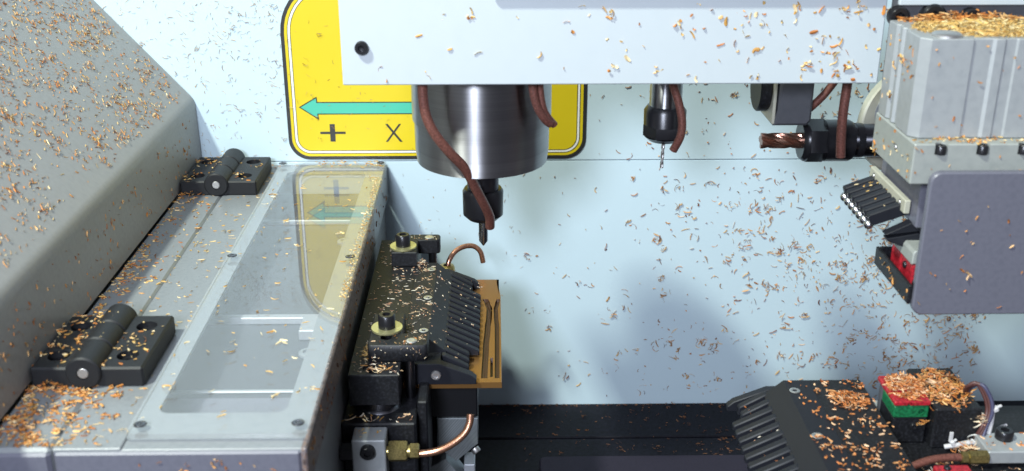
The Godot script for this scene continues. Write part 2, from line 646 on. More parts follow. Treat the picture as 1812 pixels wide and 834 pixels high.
func scatter(b: B, o: Vector3, eu: Vector3, ev: Vector3, count: int, cfg: Dictionary) -> void:
	# shavings over the patch o + s eu + t ev; a noise gathers them into drifts, `keep` shapes the patch
	var nrm: Vector3 = cfg.get("n", eu.cross(ev).normalized())
	var f := FastNoiseLite.new()
	f.seed = cfg.get("seed", 1)
	f.frequency = cfg.get("freq", 0.03)
	f.fractal_octaves = 2
	var pal: Array = cfg.get("pal", GOLD)
	var drift: float = cfg.get("drift", 0.5)
	var lmin: float = cfg.get("lmin", 1.5)
	var lmax: float = cfg.get("lmax", 4.5)
	var made := 0
	var tries := 0
	while made < count and tries < count * 30:
		tries += 1
		var s := rng.randf()
		var t := rng.randf()
		if cfg.has("keep"):
			if rng.randf() > (cfg.keep as Callable).call(s, t):
				continue
		var at := o + eu * s + ev * t
		var dens := 0.5 + 1.3 * f.get_noise_3dv(at)
		if rng.randf() < drift and rng.randf() > dens:
			continue
		made += 1
		var many := 1 if rng.randf() > cfg.get("tuft", 0.08) else rng.randi_range(3, 7)
		for i in many:
			var a := rng.randf() * TAU
			if cfg.has("dir"):
				a = cfg.dir + rng.randfn(0.0, cfg.get("spread", 0.6)) + (PI if rng.randf() < 0.5 else 0.0)
			var d := (eu.normalized() * cos(a) + ev.normalized() * sin(a)).normalized()
			var q := at
			if many > 1:
				q += (eu.normalized() * rng.randfn(0, 1.4) + ev.normalized() * rng.randfn(0, 1.4)) + nrm * rng.randf() * 0.9
			var l := lerpf(lmin, lmax, pow(rng.randf(), 1.8))
			curl(b, q - d * l * 0.5, nrm, d, l, cfg.get("w", 0.7) * rng.randf_range(0.6, 1.25), rng.randf_range(0.1, cfg.get("turn", 1.6)), rng.randf_range(0.0, cfg.get("lift", 0.7)), pal[rng.randi() % pal.size()])


func heap(b: B, at: Vector3, ex: Vector3, ey: Vector3, nrm: Vector3, count: int, height: float, pal: Array, l := 3.5, w := 0.8) -> void:
	# a pile: shavings thrown over a dome
	for i in count:
		var r := sqrt(rng.randf())
		var a := rng.randf() * TAU
		var hgt := height * (1.0 - r * r) * rng.randf_range(0.2, 1.0)
		var p := at + ex * r * cos(a) + ey * r * sin(a) + nrm * hgt
		var d := Vector3(rng.randfn(0, 1), rng.randfn(0, 0.5), rng.randfn(0, 1)).normalized()
		d = (d - nrm * d.dot(nrm) * 0.5).normalized()
		curl(b, p - d * l * 0.4, nrm, (d - nrm * d.dot(nrm) + nrm * rng.randf_range(-0.25, 0.35)).normalized(), l * rng.randf_range(0.5, 1.6), w * rng.randf_range(0.6, 1.2), rng.randf_range(0.2, 2.8), rng.randf_range(0.0, 1.3), pal[rng.randi() % pal.size()])


func chips() -> B:
	var b := B.new()
	b.tinted = true
	return b


func stuff(called: String, label: String, b: B, m: Material) -> void:
	whole(called, label, "metal shavings", b, m, "", "stuff")


# ---------------------------------------------------------------- scene

const X := Vector3(1, 0, 0)
const Y := Vector3(0, 1, 0)
const Z := Vector3(0, 0, 1)


func _ready() -> void:
	rng.seed = 77
	set_view_and_light()
	make_materials()
	build_chamber()
	build_sign()
	build_hood()
	build_cover()
	build_hinges()
	build_head()
	build_right_head()
	build_left_clamp()
	build_right_clamp()
	build_shavings()
	await get_tree().process_frame
	finish_carving()


func set_view_and_light() -> void:
	var cam := Camera3D.new()
	cam.name = "camera"
	cam.position = Vector3(0, 454, 766) * K
	cam.rotation = Vector3(deg_to_rad(-21.95), deg_to_rad(-0.87), 0)
	cam.near = 0.02
	cam.far = 20.0
	cam.fov = 24.13
	var lens := CameraAttributesPhysical.new()
	lens.frustum_focal_length = 12.0 / tan(deg_to_rad(24.13 / 2.0))
	lens.frustum_focus_distance = 0.55
	lens.exposure_aperture = 22.0
	lens.auto_exposure_enabled = false
	cam.attributes = lens
	add_child(cam)
	cam.current = true

	var we := WorldEnvironment.new()
	we.name = "environment"
	var e := Environment.new()
	e.background_mode = Environment.BG_COLOR
	e.background_color = lin(0.20, 0.20, 0.235)
	e.tonemap_mode = Environment.TONE_MAPPER_LINEAR
	e.tonemap_exposure = 0.93
	e.sdfgi_enabled = true
	e.ssao_enabled = true
	e.ssil_enabled = true
	we.environment = e
	add_child(we)

	# the machine's work lamp, small and high on the left
	strip("work_lamp", Vector3(-708, 1580, 874), Vector3(0, 150, 80), Vector2(100, 130), Color(0.97, 1.0, 0.95), 3.0)
	# unseen cool fill lamp, added near the camera to brighten the wall
	strip("fill_lamp", Vector3(-190, 640, 1090), Vector3(130, 150, 50), Vector2(170, 170), Color(0.90, 0.935, 1.0), 0.82)


func strip(called: String, at: Vector3, towards: Vector3, size: Vector2, c: Color, energy: float) -> void:
	var l := AreaLight3D.new()
	l.name = called
	l.area_size = size * K
	l.light_energy = energy
	l.light_color = c
	l.area_range = 6.0
	l.shadow_enabled = true
	var f := (towards - at).normalized()
	# the long side of the strip runs along z
	var up_ := (Z - f * Z.dot(f)).normalized()
	l.transform = Transform3D(Basis(up_.cross(-f).normalized(), up_, -f), at * K)
	add_child(l)


func build_chamber() -> void:
	var wall := Node3D.new()
	wall.name = "back_wall"
	wall.set_meta("kind", "structure")
	tag(wall, "pale blue painted back wall of the machine chamber", "wall", "", "structure")
	add_child(wall)
	origins[wall] = Vector3.ZERO
	var b := B.new()
	b.box(Vector3(-700, 204, -12), Vector3(700, 620, 0), 0.8)
	part(wall, "upper_panel", b, M.wall_paint)
	b = B.new()
	b.box(Vector3(-700, -40, -13), Vector3(700, 203.8, -0.5), 0.3)
	part(wall, "lower_panel", b, M.wall_paint)

	var fl := Node3D.new()
	fl.name = "floor"
	tag(fl, "black chamber floor below the back wall", "floor", "", "structure")
	add_child(fl)
	origins[fl] = Vector3.ZERO
	b = B.new()
	b.box(Vector3(-700, -30, -0.5), Vector3(700, -6, 900), 0.0)
	part(fl, "floor_pan", b, M.void)
	b = B.new()
	b.box(Vector3(-600, -5.9, 0.0), Vector3(600, 0, 49), 0.8)
	part(fl, "way_cover", b, M.black_floor)
	b = B.new()
	b.box(Vector3(-600, -5.9, 50.6), Vector3(600, -0.3, 330), 0.8)
	part(fl, "way_cover", b, M.black_floor)
	b = B.new()
	b.prism(rrect(30, -140, 420, -85, 6), Vector3(0, 0, 0), X, -Z, Y, 0.2, 7.0, 0.8)
	whole("slide_cover", "dull violet metal slide cover lying low on the black floor", "cover", b, M.dark_violet)

	# the machine bed under the tray, and the columns that carry both clamps
	b = B.new()
	b.box(Vector3(-330, -5, 0.5), Vector3(-82, 176, 372), 1.0)
	whole("machine_bed", "grey machine bed box under the hinged tray cover", "machine bed", b, M.grey_paint)


func build_sign() -> void:
	var t := thing("axis_sign", "yellow axis direction sign with rounded black border on the back wall", "sign", Vector3(-42, 206, 0.1))
	var layers := [["border", 0.0, M.black_print], ["edge_band", 2.6, M.yellow_print], ["outer_line", 4.6, M.black_print], ["white_line", 5.1, M.white_print], ["inner_line", 6.6, M.black_print], ["face", 7.1, M.yellow_print]]
	for i in layers.size():
		var d: float = layers[i][1]
		var b := B.new()
		b.prism(sign_outline(d), Vector3.ZERO, X, Y, Z, 0.1, 0.5 + 0.12 * i, 0.0)
		part(t, layers[i][0], b, layers[i][2])
	var z := 0.5 + 0.12 * 6
	var o := [Vector2(-140.4, 245.2), Vector2(-127.3, 252.9), Vector2(-127.0, 249.0), Vector2(5, 249.0), Vector2(5, 239.8), Vector2(-126.8, 239.8), Vector2(-126.6, 235.8)]
	var b := B.new()
	b.prism(o, Vector3.ZERO, X, Y, Z, 0.3, z, 0.0)
	part(t, "arrow_outline", b, M.black_print)
	b = B.new()
	var inner := PackedVector2Array(o)
	inner.reverse()
	b.prism(B.inset(inner, 0.75), Vector3.ZERO, X, Y, Z, 0.3, z + 0.12, 0.0)
	part(t, "arrow", b, M.teal_print)
	b = B.new()
	b.box(Vector3(-126.3, 225.3, 0.3), Vector3(-108.1, 227.0, z), 0.0)
	b.box(Vector3(-119.3, 219.6, 0.3), Vector3(-115.6, 232.7, z + 0.02), 0.0)
	part(t, "plus_mark", b, M.black_print)
	b = B.new()
	b.prism([Vector2(-79.6, 219.2), Vector2(-77.9, 219.2), Vector2(-68.0, 232.6), Vector2(-69.7, 232.6)], Vector3.ZERO, X, Y, Z, 0.3, z, 0.0)
	b.prism([Vector2(-69.2, 219.2), Vector2(-67.3, 219.2), Vector2(-77.6, 232.6), Vector2(-79.5, 232.6)], Vector3.ZERO, X, Y, Z, 0.3, z + 0.02, 0.0)
	part(t, "letter", b, M.black_print)


func sign_outline(d: float) -> PackedVector2Array:
	# tight corners at the foot, wide ones at the head
	var p := PackedVector2Array()
	var r := 15.0 - d * 0.8
	var q := 38.0 - d
	for c in [[65.2 - d - r, 205.8 + d + r, -PI / 2, r], [65.2 - d - q, 336.0 - d - q, 0.0, q], [-149.5 + d + q, 336.0 - d - q, PI / 2, q], [-149.5 + d + r, 205.8 + d + r, PI, r]]:
		for i in 11:
			var a: float = c[2] + PI / 2 * i / 10.0
			p.append(Vector2(c[0] + c[3] * cos(a), c[1] + c[3] * sin(a)))
	return p


func build_hood() -> void:
	# the big sloped housing: one bent sheet swept towards the viewer
	var prof := PackedVector2Array()
	prof.append(Vector2(-213.0, 204.2))
	var corner := [Vector2(-213.6, 246.5), Vector2(-213.8, 251.0), Vector2(-217.0, 254.6)]
	for i in 9:
		var t := i / 8.0
		prof.append(corner[0].lerp(corner[1], t).lerp(corner[1].lerp(corner[2], t), t))
	prof.append(Vector2(-330, 384))
	prof.append(Vector2(-420, 384))
	prof.append(Vector2(-420, 204.2))
	var b := B.new()
	b.prism(prof, Vector3.ZERO, X, Y, Z, 0.6, 470, 0.3)
	whole("sloped_hood", "large grey sloped hood covered in shavings at the left", "hood", b, M.hood_paint)


func build_cover() -> void:
	var b := B.new()
	b.box(Vector3(-214, 177, 0.6), Vector3(-185.0, 202, 374), 1.4)
	var t := whole("fixed_cover_strip", "grey fixed cover strip between the sloped hood and the hinge seam", "cover", b, M.grey_paint)

	var d := thing("hinged_cover", "grey hinged cover with a clear window beside the black clamp", "cover", Vector3(-132, 180, 187))
	b = B.new()
	b.box(Vector3(-184.3, 199.6, 0.6), Vector3(-156.0, 202, 374), 0.5)
	b.box(Vector3(-156.0, 199.0, 345), Vector3(-79.9, 201.4, 374), 0.5)
	part(d, "sheet", b, M.grey_paint)
	# window frame: a plate with a rounded opening
	b = B.new()
	b.ring(rrect(-156, -368, -79.6, -1.2, 3), rrect(-148.5, -346.5, -92.5, -17, 5), Vector3.ZERO, X, -Z, Y, 200.2, 202.2)
	part(d, "window_frame", b, M.frame_metal)
	b = B.new()
	b.prism(rrect(-156, -368, -79.6, -1.0, 4), Vector3.ZERO, X, -Z, Y, 202.35, 205.0, 0.2)
	part(d, "window_pane", b, M.clear_pane)
	for p in [[-154.0, 6.0], [-83.5, 6.0], [-153.0, 176.5], [-84.6, 179], [-151.6, 360], [-84.9, 359.6]]:
		var at := Vector3(p[0], 204.9, p[1])
		sunk_screw(d, at, Y, 2.3, M.dark_steel)
	b = B.new()
	b.box(Vector3(-184.3, 150, 370.5), Vector3(-81.2, 201.0, 375), 1.6)
	part(d, "front_skirt", b, M.violet_lit_paint)
	b = B.new()
	b.box(Vector3(-81.5, 181.5, 100), Vector3(-79.0, 202.3, 375.5), 0.7)
	part(d, "side_skirt", b, M.grimy_paint, "grimy side skirt with oily rust brown dirt")
	b = B.new()
	b.box(Vector3(-81.6, 178, 1.0), Vector3(-79.4, 202.3, 99.8), 0.5)
	part(d, "side_flange", b, M.grey_paint)
	b = B.new()
	b.box(Vector3(-214.5, 150, 371), Vector3(-185.3, 200.6, 375.2), 1.6)
	part(t, "front_edge", b, M.violet_lit_paint)

	# what shows through the window
	var w := thing("inner_tray", "pale brushed metal tray seen under the clear window", "tray", Vector3(-123, 178, 180))
	b = B.new()
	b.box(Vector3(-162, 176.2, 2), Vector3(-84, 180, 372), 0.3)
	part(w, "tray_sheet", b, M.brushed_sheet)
	for r in [[63.5, 65.5, 3.5, M.rail_metal], [211.5, 216.5, 4.2, M.rail_metal], [289.5, 292.0, 1.2, M.aluminium]]:
		b = B.new()
		b.box(Vector3(-160, 180.1, r[0]), Vector3(-98.5, 180.0 + r[2], r[1]), 0.5)
		part(w, "cross_rail", b, r[3])
	b = B.new()
	b.box(Vector3(-106.5, 180.1, 217.3), Vector3(-97, 186.2, 236), 0.6)
	part(w, "tab", b, M.rail_metal)
	for z in [252.0, 98.0]:
		b = B.new()
		b.lathe([Vector2(4.6, 0), Vector2(4.6, 1.4), Vector2(3.9, 2.0), Vector2(2.2, 2.0), Vector2(2.0, 0.8), Vector2(0, 0.8)], Vector3(-99.5, 180.1, z), Y, 28)
		part(w, "boss", b, M.frame_metal)
	b = B.new()
	b.box(Vector3(-160, 180.1, 300), Vector3(-88, 182.6, 371), 0.5)
	part(w, "front_plate", b, M.violet_lit_paint)


func build_hinges() -> void:
	var spots := [[39.0, "black hinge near the back wall on the grey cover"], [296.0, "black chip-strewn hinge nearest the viewer on the grey cover"]]
	for s in spots:
		var z: float = s[0]
		var half := 36.5 if z < 100 else 27.0
		half = 27.0
		var t := thing("hinge", s[1], "hinge", Vector3(-186, 202, z), "black hinges joining the cover strips")
		for side: float in [-1.0, 1.0]:
			var b := B.new()
			var x0 := -211.8 if side < 0 else -184.0
			var x1 := -190.5 if side < 0 else -160.8
			b.box(Vector3(x0, 202.05, z - half), Vector3(x1, 212.0, z + half), 0.9)
			var holes := []
			var cx: float = (x0 + x1) / 2.0 + side * 1.5
			for k in [-1.0, 1.0]:
				holes.append([Vector3(cx, 212.0, z + k * 15.0), Y, 5.0, 3.2])
				holes.append([Vector3(cx, 212.0, z + k * 15.0), Y, 3.0, 7.5])
			carve(t, "leaf", b, M.black_plastic, holes)
			for k in [-1.0, 1.0]:
				var at := Vector3(cx, 206.4, z + k * 15.0)
				var sc := B.new()
				sc.lathe([Vector2(4.2, 0), Vector2(4.2, 2.2), Vector2(3.8, 2.6), Vector2(2.3, 2.6), Vector2(2.3, 0.6), Vector2(0, 0.5)], at, Y, 24, [false, false, false, true, true, false])
				part(t, "screw", sc, M.black_nut)
		var b := B.new()
		for k in [[-half - 2.0, -half / 3.0 - 0.3], [-half / 3.0 + 0.3, half / 3.0 - 0.3], [half / 3.0 + 0.3, half + 2.0]]:
			b.lathe([Vector2(2.8, k[0]), Vector2(7.2, k[0]), Vector2(8.0, k[0] + 0.8), Vector2(8.0, k[1] - 0.8), Vector2(7.2, k[1]), Vector2(2.8, k[1])], Vector3(-187.3, 210.0, z), Z, 36)
		part(t, "knuckle", b, M.black_plastic)
		b = B.new()
		b.lathe([Vector2(0, -half - 1.5), Vector2(2.8, -half - 1.5), Vector2(2.8, half + 1.4), Vector2(2.3, half + 1.9), Vector2(0, half + 1.9)], Vector3(-187.3, 210.0, z), Z, 24)
		part(t, "pin", b, M.bright_screw)


func build_head() -> void:
	var b := B.new()
	b.box(Vector3(-76.4, 317.5, 213), Vector3(192.4, 362.6, 225), 0.5)
	var t := whole("head_cover", "white painted spindle head cover plate across the top", "cover plate", b, M.head_paint)
	cap_screw(t, Vector3(-66.1, 336.6, 224.8), Z, 3.4, 3.0, M.black_nut)
	b = B.new()
	b.box(Vector3(-72, 319, 158), Vector3(-2, 336, 212.8), 1.0)
	part(t, "shadow_housing", b, M.head_paint)  # unseen box behind the plate, shaped for the shadow it throws on the wall
	b = B.new()
	b.box(Vector3(80, 319, 158), Vector3(109, 361, 212.8), 1.0)
	part(t, "drill_housing", b, M.head_paint)
	b = B.new()
	b.box(Vector3(-1.5, 360.9, 225.6), Vector3(330, 372, 228.5), 1.0)
	whole("top_rail", "black rail along the top edge above the white cover plate", "rail", b, M.black_oxide)

	# main spindle, seen from above: a turned steel barrel, a nose, a collet nut and a cutter
	var s := thing("milling_spindle", "large turned steel milling spindle with black collet nut and pointed cutter", "spindle", Vector3(-8.2, 208, 172))
	var o := Vector3(-7.8, 0, 172)
	b = B.new()
	b.lathe([Vector2(36.5, 262.0), Vector2(37.4, 269), Vector2(37.6, 284.5), Vector2(38.6, 286.0), Vector2(38.8, 334), Vector2(0, 334)], o, Y, 72)
	part(s, "barrel", b, M.turned_steel)
	b = B.new()
	b.lathe([Vector2(0, 261.0), Vector2(33, 261.0), Vector2(36.4, 261.9)], o, Y, 72)
	part(s, "barrel_face", b, M.dark_steel)
	o = Vector3(-7.6, 0, 172)
	b = B.new()
	b.lathe([Vector2(9.0, 243), Vector2(9.0, 261.5)], o, Y, 40)
	part(s, "nose", b, M.turned_dark)
	b = B.new()
	b.lathe([Vector2(3.2, 225.5), Vector2(8.5, 225.5), Vector2(11.5, 228.4), Vector2(11.7, 242.4), Vector2(10.6, 244.2), Vector2(9.0, 244.2)], o, Y, 40)
	part(s, "collet_nut", b, M.black_nut)
	b = B.new()
	b.lathe([Vector2(0, 208.2), Vector2(0.5, 208.6), Vector2(2.6, 211.6), Vector2(2.7, 227)], o, Y, 20)
	part(s, "cutter", b, M.steel)

	var c := B.new()
	c.tube([Vector3(-37, 322, 214), Vector3(-37.4, 311, 214.5), Vector3(-36.2, 300, 215), Vector3(-32, 289.5, 215), Vector3(-24.5, 278.5, 213), Vector3(-16.5, 267.5, 208), Vector3(-11, 254, 202), Vector3(-6.6, 243, 197), Vector3(-3.8, 234.0, 192), Vector3(-3.6, 226.5, 188)], 2.7, 14, 0.55)
	whole("coolant_tube", "reddish coolant tube bending down across the large spindle to its cutter", "coolant tube", c, M.copper_dull, "coolant tubes under the spindle head")
	c = B.new()
	c.tube([Vector3(18.5, 322, 208), Vector3(19.3, 311, 209), Vector3(21.5, 302, 209), Vector3(25.5, 295, 208), Vector3(29.0, 291.5, 206)], 2.3, 12, 0.55)
	whole("coolant_tube", "short dark coolant tube at the right flank of the large spindle", "coolant tube", c, M.copper_dull, "coolant tubes under the spindle head")
	c = B.new()
	c.tube([Vector3(22.5, 322, 206.5), Vector3(23.2, 309, 207), Vector3(25.5, 298.5, 207), Vector3(31.0, 290.3, 204)], 2.0, 12, 0.55)
	whole("coolant_tube", "outermost coolant tube ending in a nib beside the yellow sign's right edge", "coolant tube", c, M.copper_dull, "coolant tubes under the spindle head")

	# drilling spindle
	s = thing("drill_spindle", "small drilling spindle with black hex collet nut and thin twist drill", "spindle", Vector3(94.5, 256, 172))
	o = Vector3(94.4, 0, 172)
	b = B.new()
	b.lathe([Vector2(9.0, 288), Vector2(9.0, 360)], o, Y, 36)
	part(s, "shaft", b, M.turned_steel)
	b = B.new()
	b.lathe([Vector2(1.6, 272.2), Vector2(8.5, 272.2), Vector2(11.2, 274.6), Vector2(11.9, 275), Vector2(11.9, 281.2), Vector2(11.7, 281.6), Vector2(11.8, 289.5), Vector2(9.8, 292.4), Vector2(9.0, 292.4)], o, Y, 36, [false, false, false, true, true, false, false, false, false])
	part(s, "collet_nut", b, M.black_nut)
	part(s, "drill", twist(Vector3(94.4, 274, 172), Vector3(94.0, 255.6, 172), 1.0, 2, 0.55, 0.28), M.bright_screw)
	c = B.new()
	c.tube([Vector3(94.2, 322, 188), Vector3(95.2, 309, 188), Vector3(98.8, 298, 189), Vector3(101.0, 288, 190), Vector3(100.6, 279.5, 190), Vector3(97.4, 271.0, 188)], 2.3, 12, 0.55)
	whole("coolant_tube", "reddish coolant tube curving over the small drilling spindle's black nut", "coolant tube", c, M.copper_dull, "coolant tubes under the spindle head")

	# probe wheel under the cover plate
	s = thing("probe_roller", "grey probe housing with a black disc under the white cover plate", "probe", Vector3(160, 282, 172))
	b = B.new()
	b.lathe([Vector2(0, 0), Vector2(13.2, 0), Vector2(14, 0.8), Vector2(14, 5.6), Vector2(13.2, 6.4), Vector2(0, 6.4)], Vector3(144.8, 302, 168), X, 40)
	part(s, "disc", b, M.black_oxide)
	b = B.new()
	b.prism([Vector2(152.4, 283.4), Vector2(171, 283.4), Vector2(173.2, 286), Vector2(173.2, 340), Vector2(155, 340), Vector2(154.4, 292)], Vector3(0, 0, 0), X, Y, Z, 152, 184, 1.4)
	part(s, "housing", b, M.dark_housing)
	b = B.new()
	b.box(Vector3(151.6, 284.2, 153), Vector3(153.4, 330, 183), 0.4)
	part(s, "rim", b, M.cream_metal)
	c = B.new()
	c.tube([Vector3(194, 322, 176), Vector3(187, 308, 176), Vector3(180.5, 297.5, 175), Vector3(172.5, 287.5, 172)], 2.2, 12, 0.5)
	whole("coolant_tube", "thin brown tube slanting down to the grey probe housing", "coolant tube", c, M.copper_dull, "coolant tubes under the spindle head")

	# side milling spindle
	s = thing("side_spindle", "horizontal spindle with black collet nut and copper toned end mill", "spindle", Vector3(185, 257, 165))
	o = Vector3(0, 269.2, 165)
	part(s, "end_mill", twist(Vector3(151, 269.2, 165), Vector3(177, 269.2, 165), 4.5, 4, 0.55), M.bronze_tool)
	b = B.new()
	b.lathe([Vector2(4.4, 173.6), Vector2(6.5, 173.4), Vector2(10.2, 173.4), Vector2(11.6, 175.0), Vector2(12.3, 177.2), Vector2(12.3, 186.5), Vector2(11.9, 187.0), Vector2(11.9, 200.6), Vector2(11.0, 202.6), Vector2(9.0, 203.0)], o, X, 36, [false, false, false, false, true, true, false, false, false, false])
	part(s, "collet_nut", b, M.black_nut)
	b = B.new()
	b.lathe([Vector2(9.4, 202), Vector2(9.4, 290)], o, X, 40)
	part(s, "shaft", b, M.turned_dark)
	b = B.new()
	b.lathe([Vector2(9.9, 204.5), Vector2(10.0, 206.5), Vector2(9.9, 208.4), Vector2(9.4, 208.6)], o, X, 40)
	part(s, "shaft_ring", b, M.black_nut)
	c = B.new()
	c.tube([Vector3(187.6, 322, 194), Vector3(187.2, 308, 194.5), Vector3(186.6, 294, 195), Vector3(187.0, 281, 195), Vector3(188.0, 269, 195)], 2.6, 14, 0.6)
	whole("coolant_tube", "upright coolant tube hanging in front of the horizontal spindle shaft", "coolant tube", c, M.copper_dull, "coolant tubes under the spindle head")

	b = B.new()
	b.lathe([Vector2(0, -3), Vector2(31, -3), Vector2(32, -2), Vector2(32, 2), Vector2(31, 3), Vector2(0, 3)], Vector3(241, 275, 146), Vector3(0.25, 0, 1), 56)
	var g := whole("round_guard", "cream round guard disc half hidden behind the right block", "guard", b, M.cream_metal)
	b = B.new()
	b.lathe([Vector2(11.5, 0), Vector2(11.5, 1.5), Vector2(9.0, 1.5), Vector2(9.0, 0.2), Vector2(0, 0.2)], Vector3(229, 282, 151), Vector3(0.25, 0, 1), 30)
	part(g, "hub", b, M.aluminium)


func twist(a: Vector3, z: Vector3, r: float, flutes: int, pitch: float, depth := 0.5) -> B:
	# a fluted tool from a to z: a lobed section that turns along the axis
	var b := B.new()
	var ax := (z - a).normalized()
	var ex := ax.cross(Vector3(0.2, 0.3, 0.9)).normalized()
	var ey := ax.cross(ex)
	var length := a.distance_to(z)
	var rows := maxi(24, int(length / r * 6.0))
	var seg := flutes * 10
	var pts := []
	for i in rows + 1:
		var row := []
		var h := length * i / rows
		for k in seg:
			var th := TAU * k / seg
			var lobe := fposmod(th * flutes / TAU, 1.0)
			var rad := r * (1.0 if lobe < 0.42 else 1.0 - depth * sin((lobe - 0.42) / 0.58 * PI))
			var turn := th + h / r * pitch
			row.append(a + ax * h + (ex * cos(turn) + ey * sin(turn)) * rad)
		pts.append(row)
	for i in rows:
		for k in seg:
			var l := (k + 1) % seg
			var p: Vector3 = pts[i][k]
			var q: Vector3 = pts[i][l]
			var s: Vector3 = pts[i + 1][l]
			var t: Vector3 = pts[i + 1][k]
			b.poly([p, q, s, t], (p + s) / 2.0 - (a + ax * length * (i + 0.5) / rows))
	for i in [0, rows]:
		var mid: Vector3 = a + ax * length * i / rows
		for k in seg:
			b.poly([mid, pts[i][k], pts[i][(k + 1) % seg]], -ax if i == 0 else ax)
	return b


func build_right_head() -> void:
	var s := thing("gripper_cylinder", "grooved aluminium cylinder block heaped with shavings, at the right", "cylinder", Vector3(225, 290, 270))
	var b := B.new()
	b.prism([Vector2(187.2, 246), Vector2(187.2, 256), Vector2(188.6, 257.4), Vector2(188.6, 261), Vector2(187.3, 262), Vector2(187.3, 264), Vector2(188.6, 265), Vector2(188.6, 269), Vector2(187.2, 270.4), Vector2(187.2, 286), Vector2(191.2, 290), Vector2(209.6, 290), Vector2(210.2, 289.0), Vector2(218.4, 289.0), Vector2(219.8, 290), Vector2(223.6, 290), Vector2(224.3, 289.2), Vector2(228.8, 289.2), Vector2(229.6, 290), Vector2(262, 290), Vector2(262, 246)], Vector3.ZERO, X, Z, Y, 308.3, 353.5, 0.4)
	part(s, "body", b, M.aluminium)
	b = B.new()
	b.lathe([Vector2(6.5, 0), Vector2(6.5, 1.0), Vector2(5.6, 1.6), Vector2(0, 1.6)], Vector3(200, 353.5, 283), Y, 24)
	part(s, "plug", b, M.bright_screw)

	s = thing("mounting_flange", "grey mounting flange with notched screws under the cylinder block", "flange", Vector3(225, 288, 270))
	b = B.new()
	b.box(Vector3(186.8, 289, 244), Vector3(264, 308.1, 298), 0.6)
	var cuts := []
	for x in [199.0, 217.8, 236.4]:
		cuts.append([Vector3(x, 308.1, 298.0), Y, 2.9, 5.0])
	carve(s, "plate", b, M.aluminium_dim, cuts)
	for x in [199.0, 217.8, 236.4]:
		cap_screw(s, Vector3(x, 303.3, 297.2), Y, 2.4, 4.2, M.black_nut)
	sunk_screw(s, Vector3(186.7, 300, 276), -X, 1.2, M.bright_screw, "pin")

	b = B.new()
	b.prism(rrect(193.2, 227.4, 300, 297.4, 5.0), Vector3.ZERO, X, Y, Z, 302, 306, 0.7)
	whole("gripper_guard", "flat violet tinted grey guard panel with rounded corners at the right edge", "guard panel", b, M.violet_lit_paint)

	# bracket behind the block
	s = thing("head_bracket", "dark grey bracket with black bolt heads above the cylinder block", "bracket", Vector3(240, 330, 238))
	b = B.new()
	b.box(Vector3(194, 318, 226), Vector3(330, 361.2, 238), 0.5)
	part(s, "plate", b, M.dark_housing)
	b = B.new()
	b.box(Vector3(192.6, 359.4, 238.2), Vector3(330, 362.6, 241), 0.4)
	part(s, "white_edge", b, M.head_paint)
	for p in [[193.0, 354.0, 5.0], [209.5, 354.0, 6.2], [228.0, 352.5, 5.6]]:
		cap_screw(s, Vector3(p[0], p[1], 237.8), Z, p[2], 5.0, M.black_nut, "bolt")

	b = B.new()
	b.tube([Vector3(238.2, 330, 311), Vector3(238.8, 312, 312), Vector3(239.4, 303, 314), Vector3(243, 295, 322)], 2.0, 10, 0.5)
	whole("white_hose", "white hose end at the far right beside the guard panel", "hose", b, M.white_plastic)

	# seven spring fingers with ball ends
	s = thing("finger_gripper", "black gripper with a row of ball ended fingers left of the guard panel", "gripper", Vector3(195, 250, 250))
	var f := B.new()
	var dir := Vector3(14.5, 5.6, 0).normalized()
	var up_ := Vector3(-dir.y, dir.x, 0)
	f.prism([Vector2(0.6, -3.0), Vector2(17, -3.4), Vector2(17, 3.2), Vector2(0, 3.2), Vector2(-0.6, 2.2), Vector2(-0.6, -1.0)], Vector3.ZERO, dir, up_, Z, -2.3, 2.3, 0.5)
	var fm := f.mesh(Vector3.ZERO, K)
	fm.surface_set_material(0, M.black_finger)
	var ball := B.new()
	var prof := []
	for i in 13:
		prof.append(Vector2(2.45 * sin(PI * i / 12.0), -2.45 * cos(PI * i / 12.0)))
	ball.lathe(prof, Vector3.ZERO, Y, 20)
	var bm := ball.mesh(Vector3.ZERO, K)
	bm.surface_set_material(0, M.steel)
	for k in 7:
		var at := Vector3(181.2, 261.3, 230.5 + 6.5 * k)
		var fo := piece(s, "finger", fm, at)
		piece(fo, "ball", bm, at + Vector3(-0.2, -2.6, 0))
	b = B.new()
	b.box(Vector3(194.6, 266.5, 224), Vector3(197.6, 273.5, 276.5), 0.5)
	part(s, "clamp_bar", b, M.cream_metal)
	for z in [231.0, 270.0]:
		sunk_screw(s, Vector3(194.5, 270.5, z), -X, 1.2, M.bright_screw)
	b = B.new()
	b.box(Vector3(198.2, 262, 230), Vector3(228, 288.6, 284), 0.8)
	part(s, "body", b, M.violet_lit_paint)
	b = B.new()
	b.prism([Vector2(186.0, 257.2), Vector2(200.5, 264.6), Vector2(206, 266), Vector2(212, 282), Vector2(226, 282), Vector2(226, 250), Vector2(197, 250.5), Vector2(187.5, 253.8), Vector2(187.0, 255.2), Vector2(204, 258.2), Vector2(204, 259.2)], Vector3.ZERO, X, Y, Z, 274.2, 280, 0.3)
	part(s, "cheek", b, M.black_finger)

	# red anodised stop under the gripper in its black tray
	s = thing("red_stop_block", "red anodised stop block with grey cap, sunk in a black tray at the right", "stop block", Vector3(200, 232, 275))
	b = B.new()
	b.box(Vector3(191.2, 232.0, 256), Vector3(193.0, 241.6, 304), 0.4)
	b.box(Vector3(193.1, 232.0, 256), Vector3(225, 234.0, 301), 0.3)
	b.box(Vector3(193.1, 234.1, 256), Vector3(225, 241.6, 258), 0.3)
	b.box(Vector3(193.1, 234.1, 301.3), Vector3(200, 243, 304), 0.3)
	part(s, "tray", b, M.black_oxide)
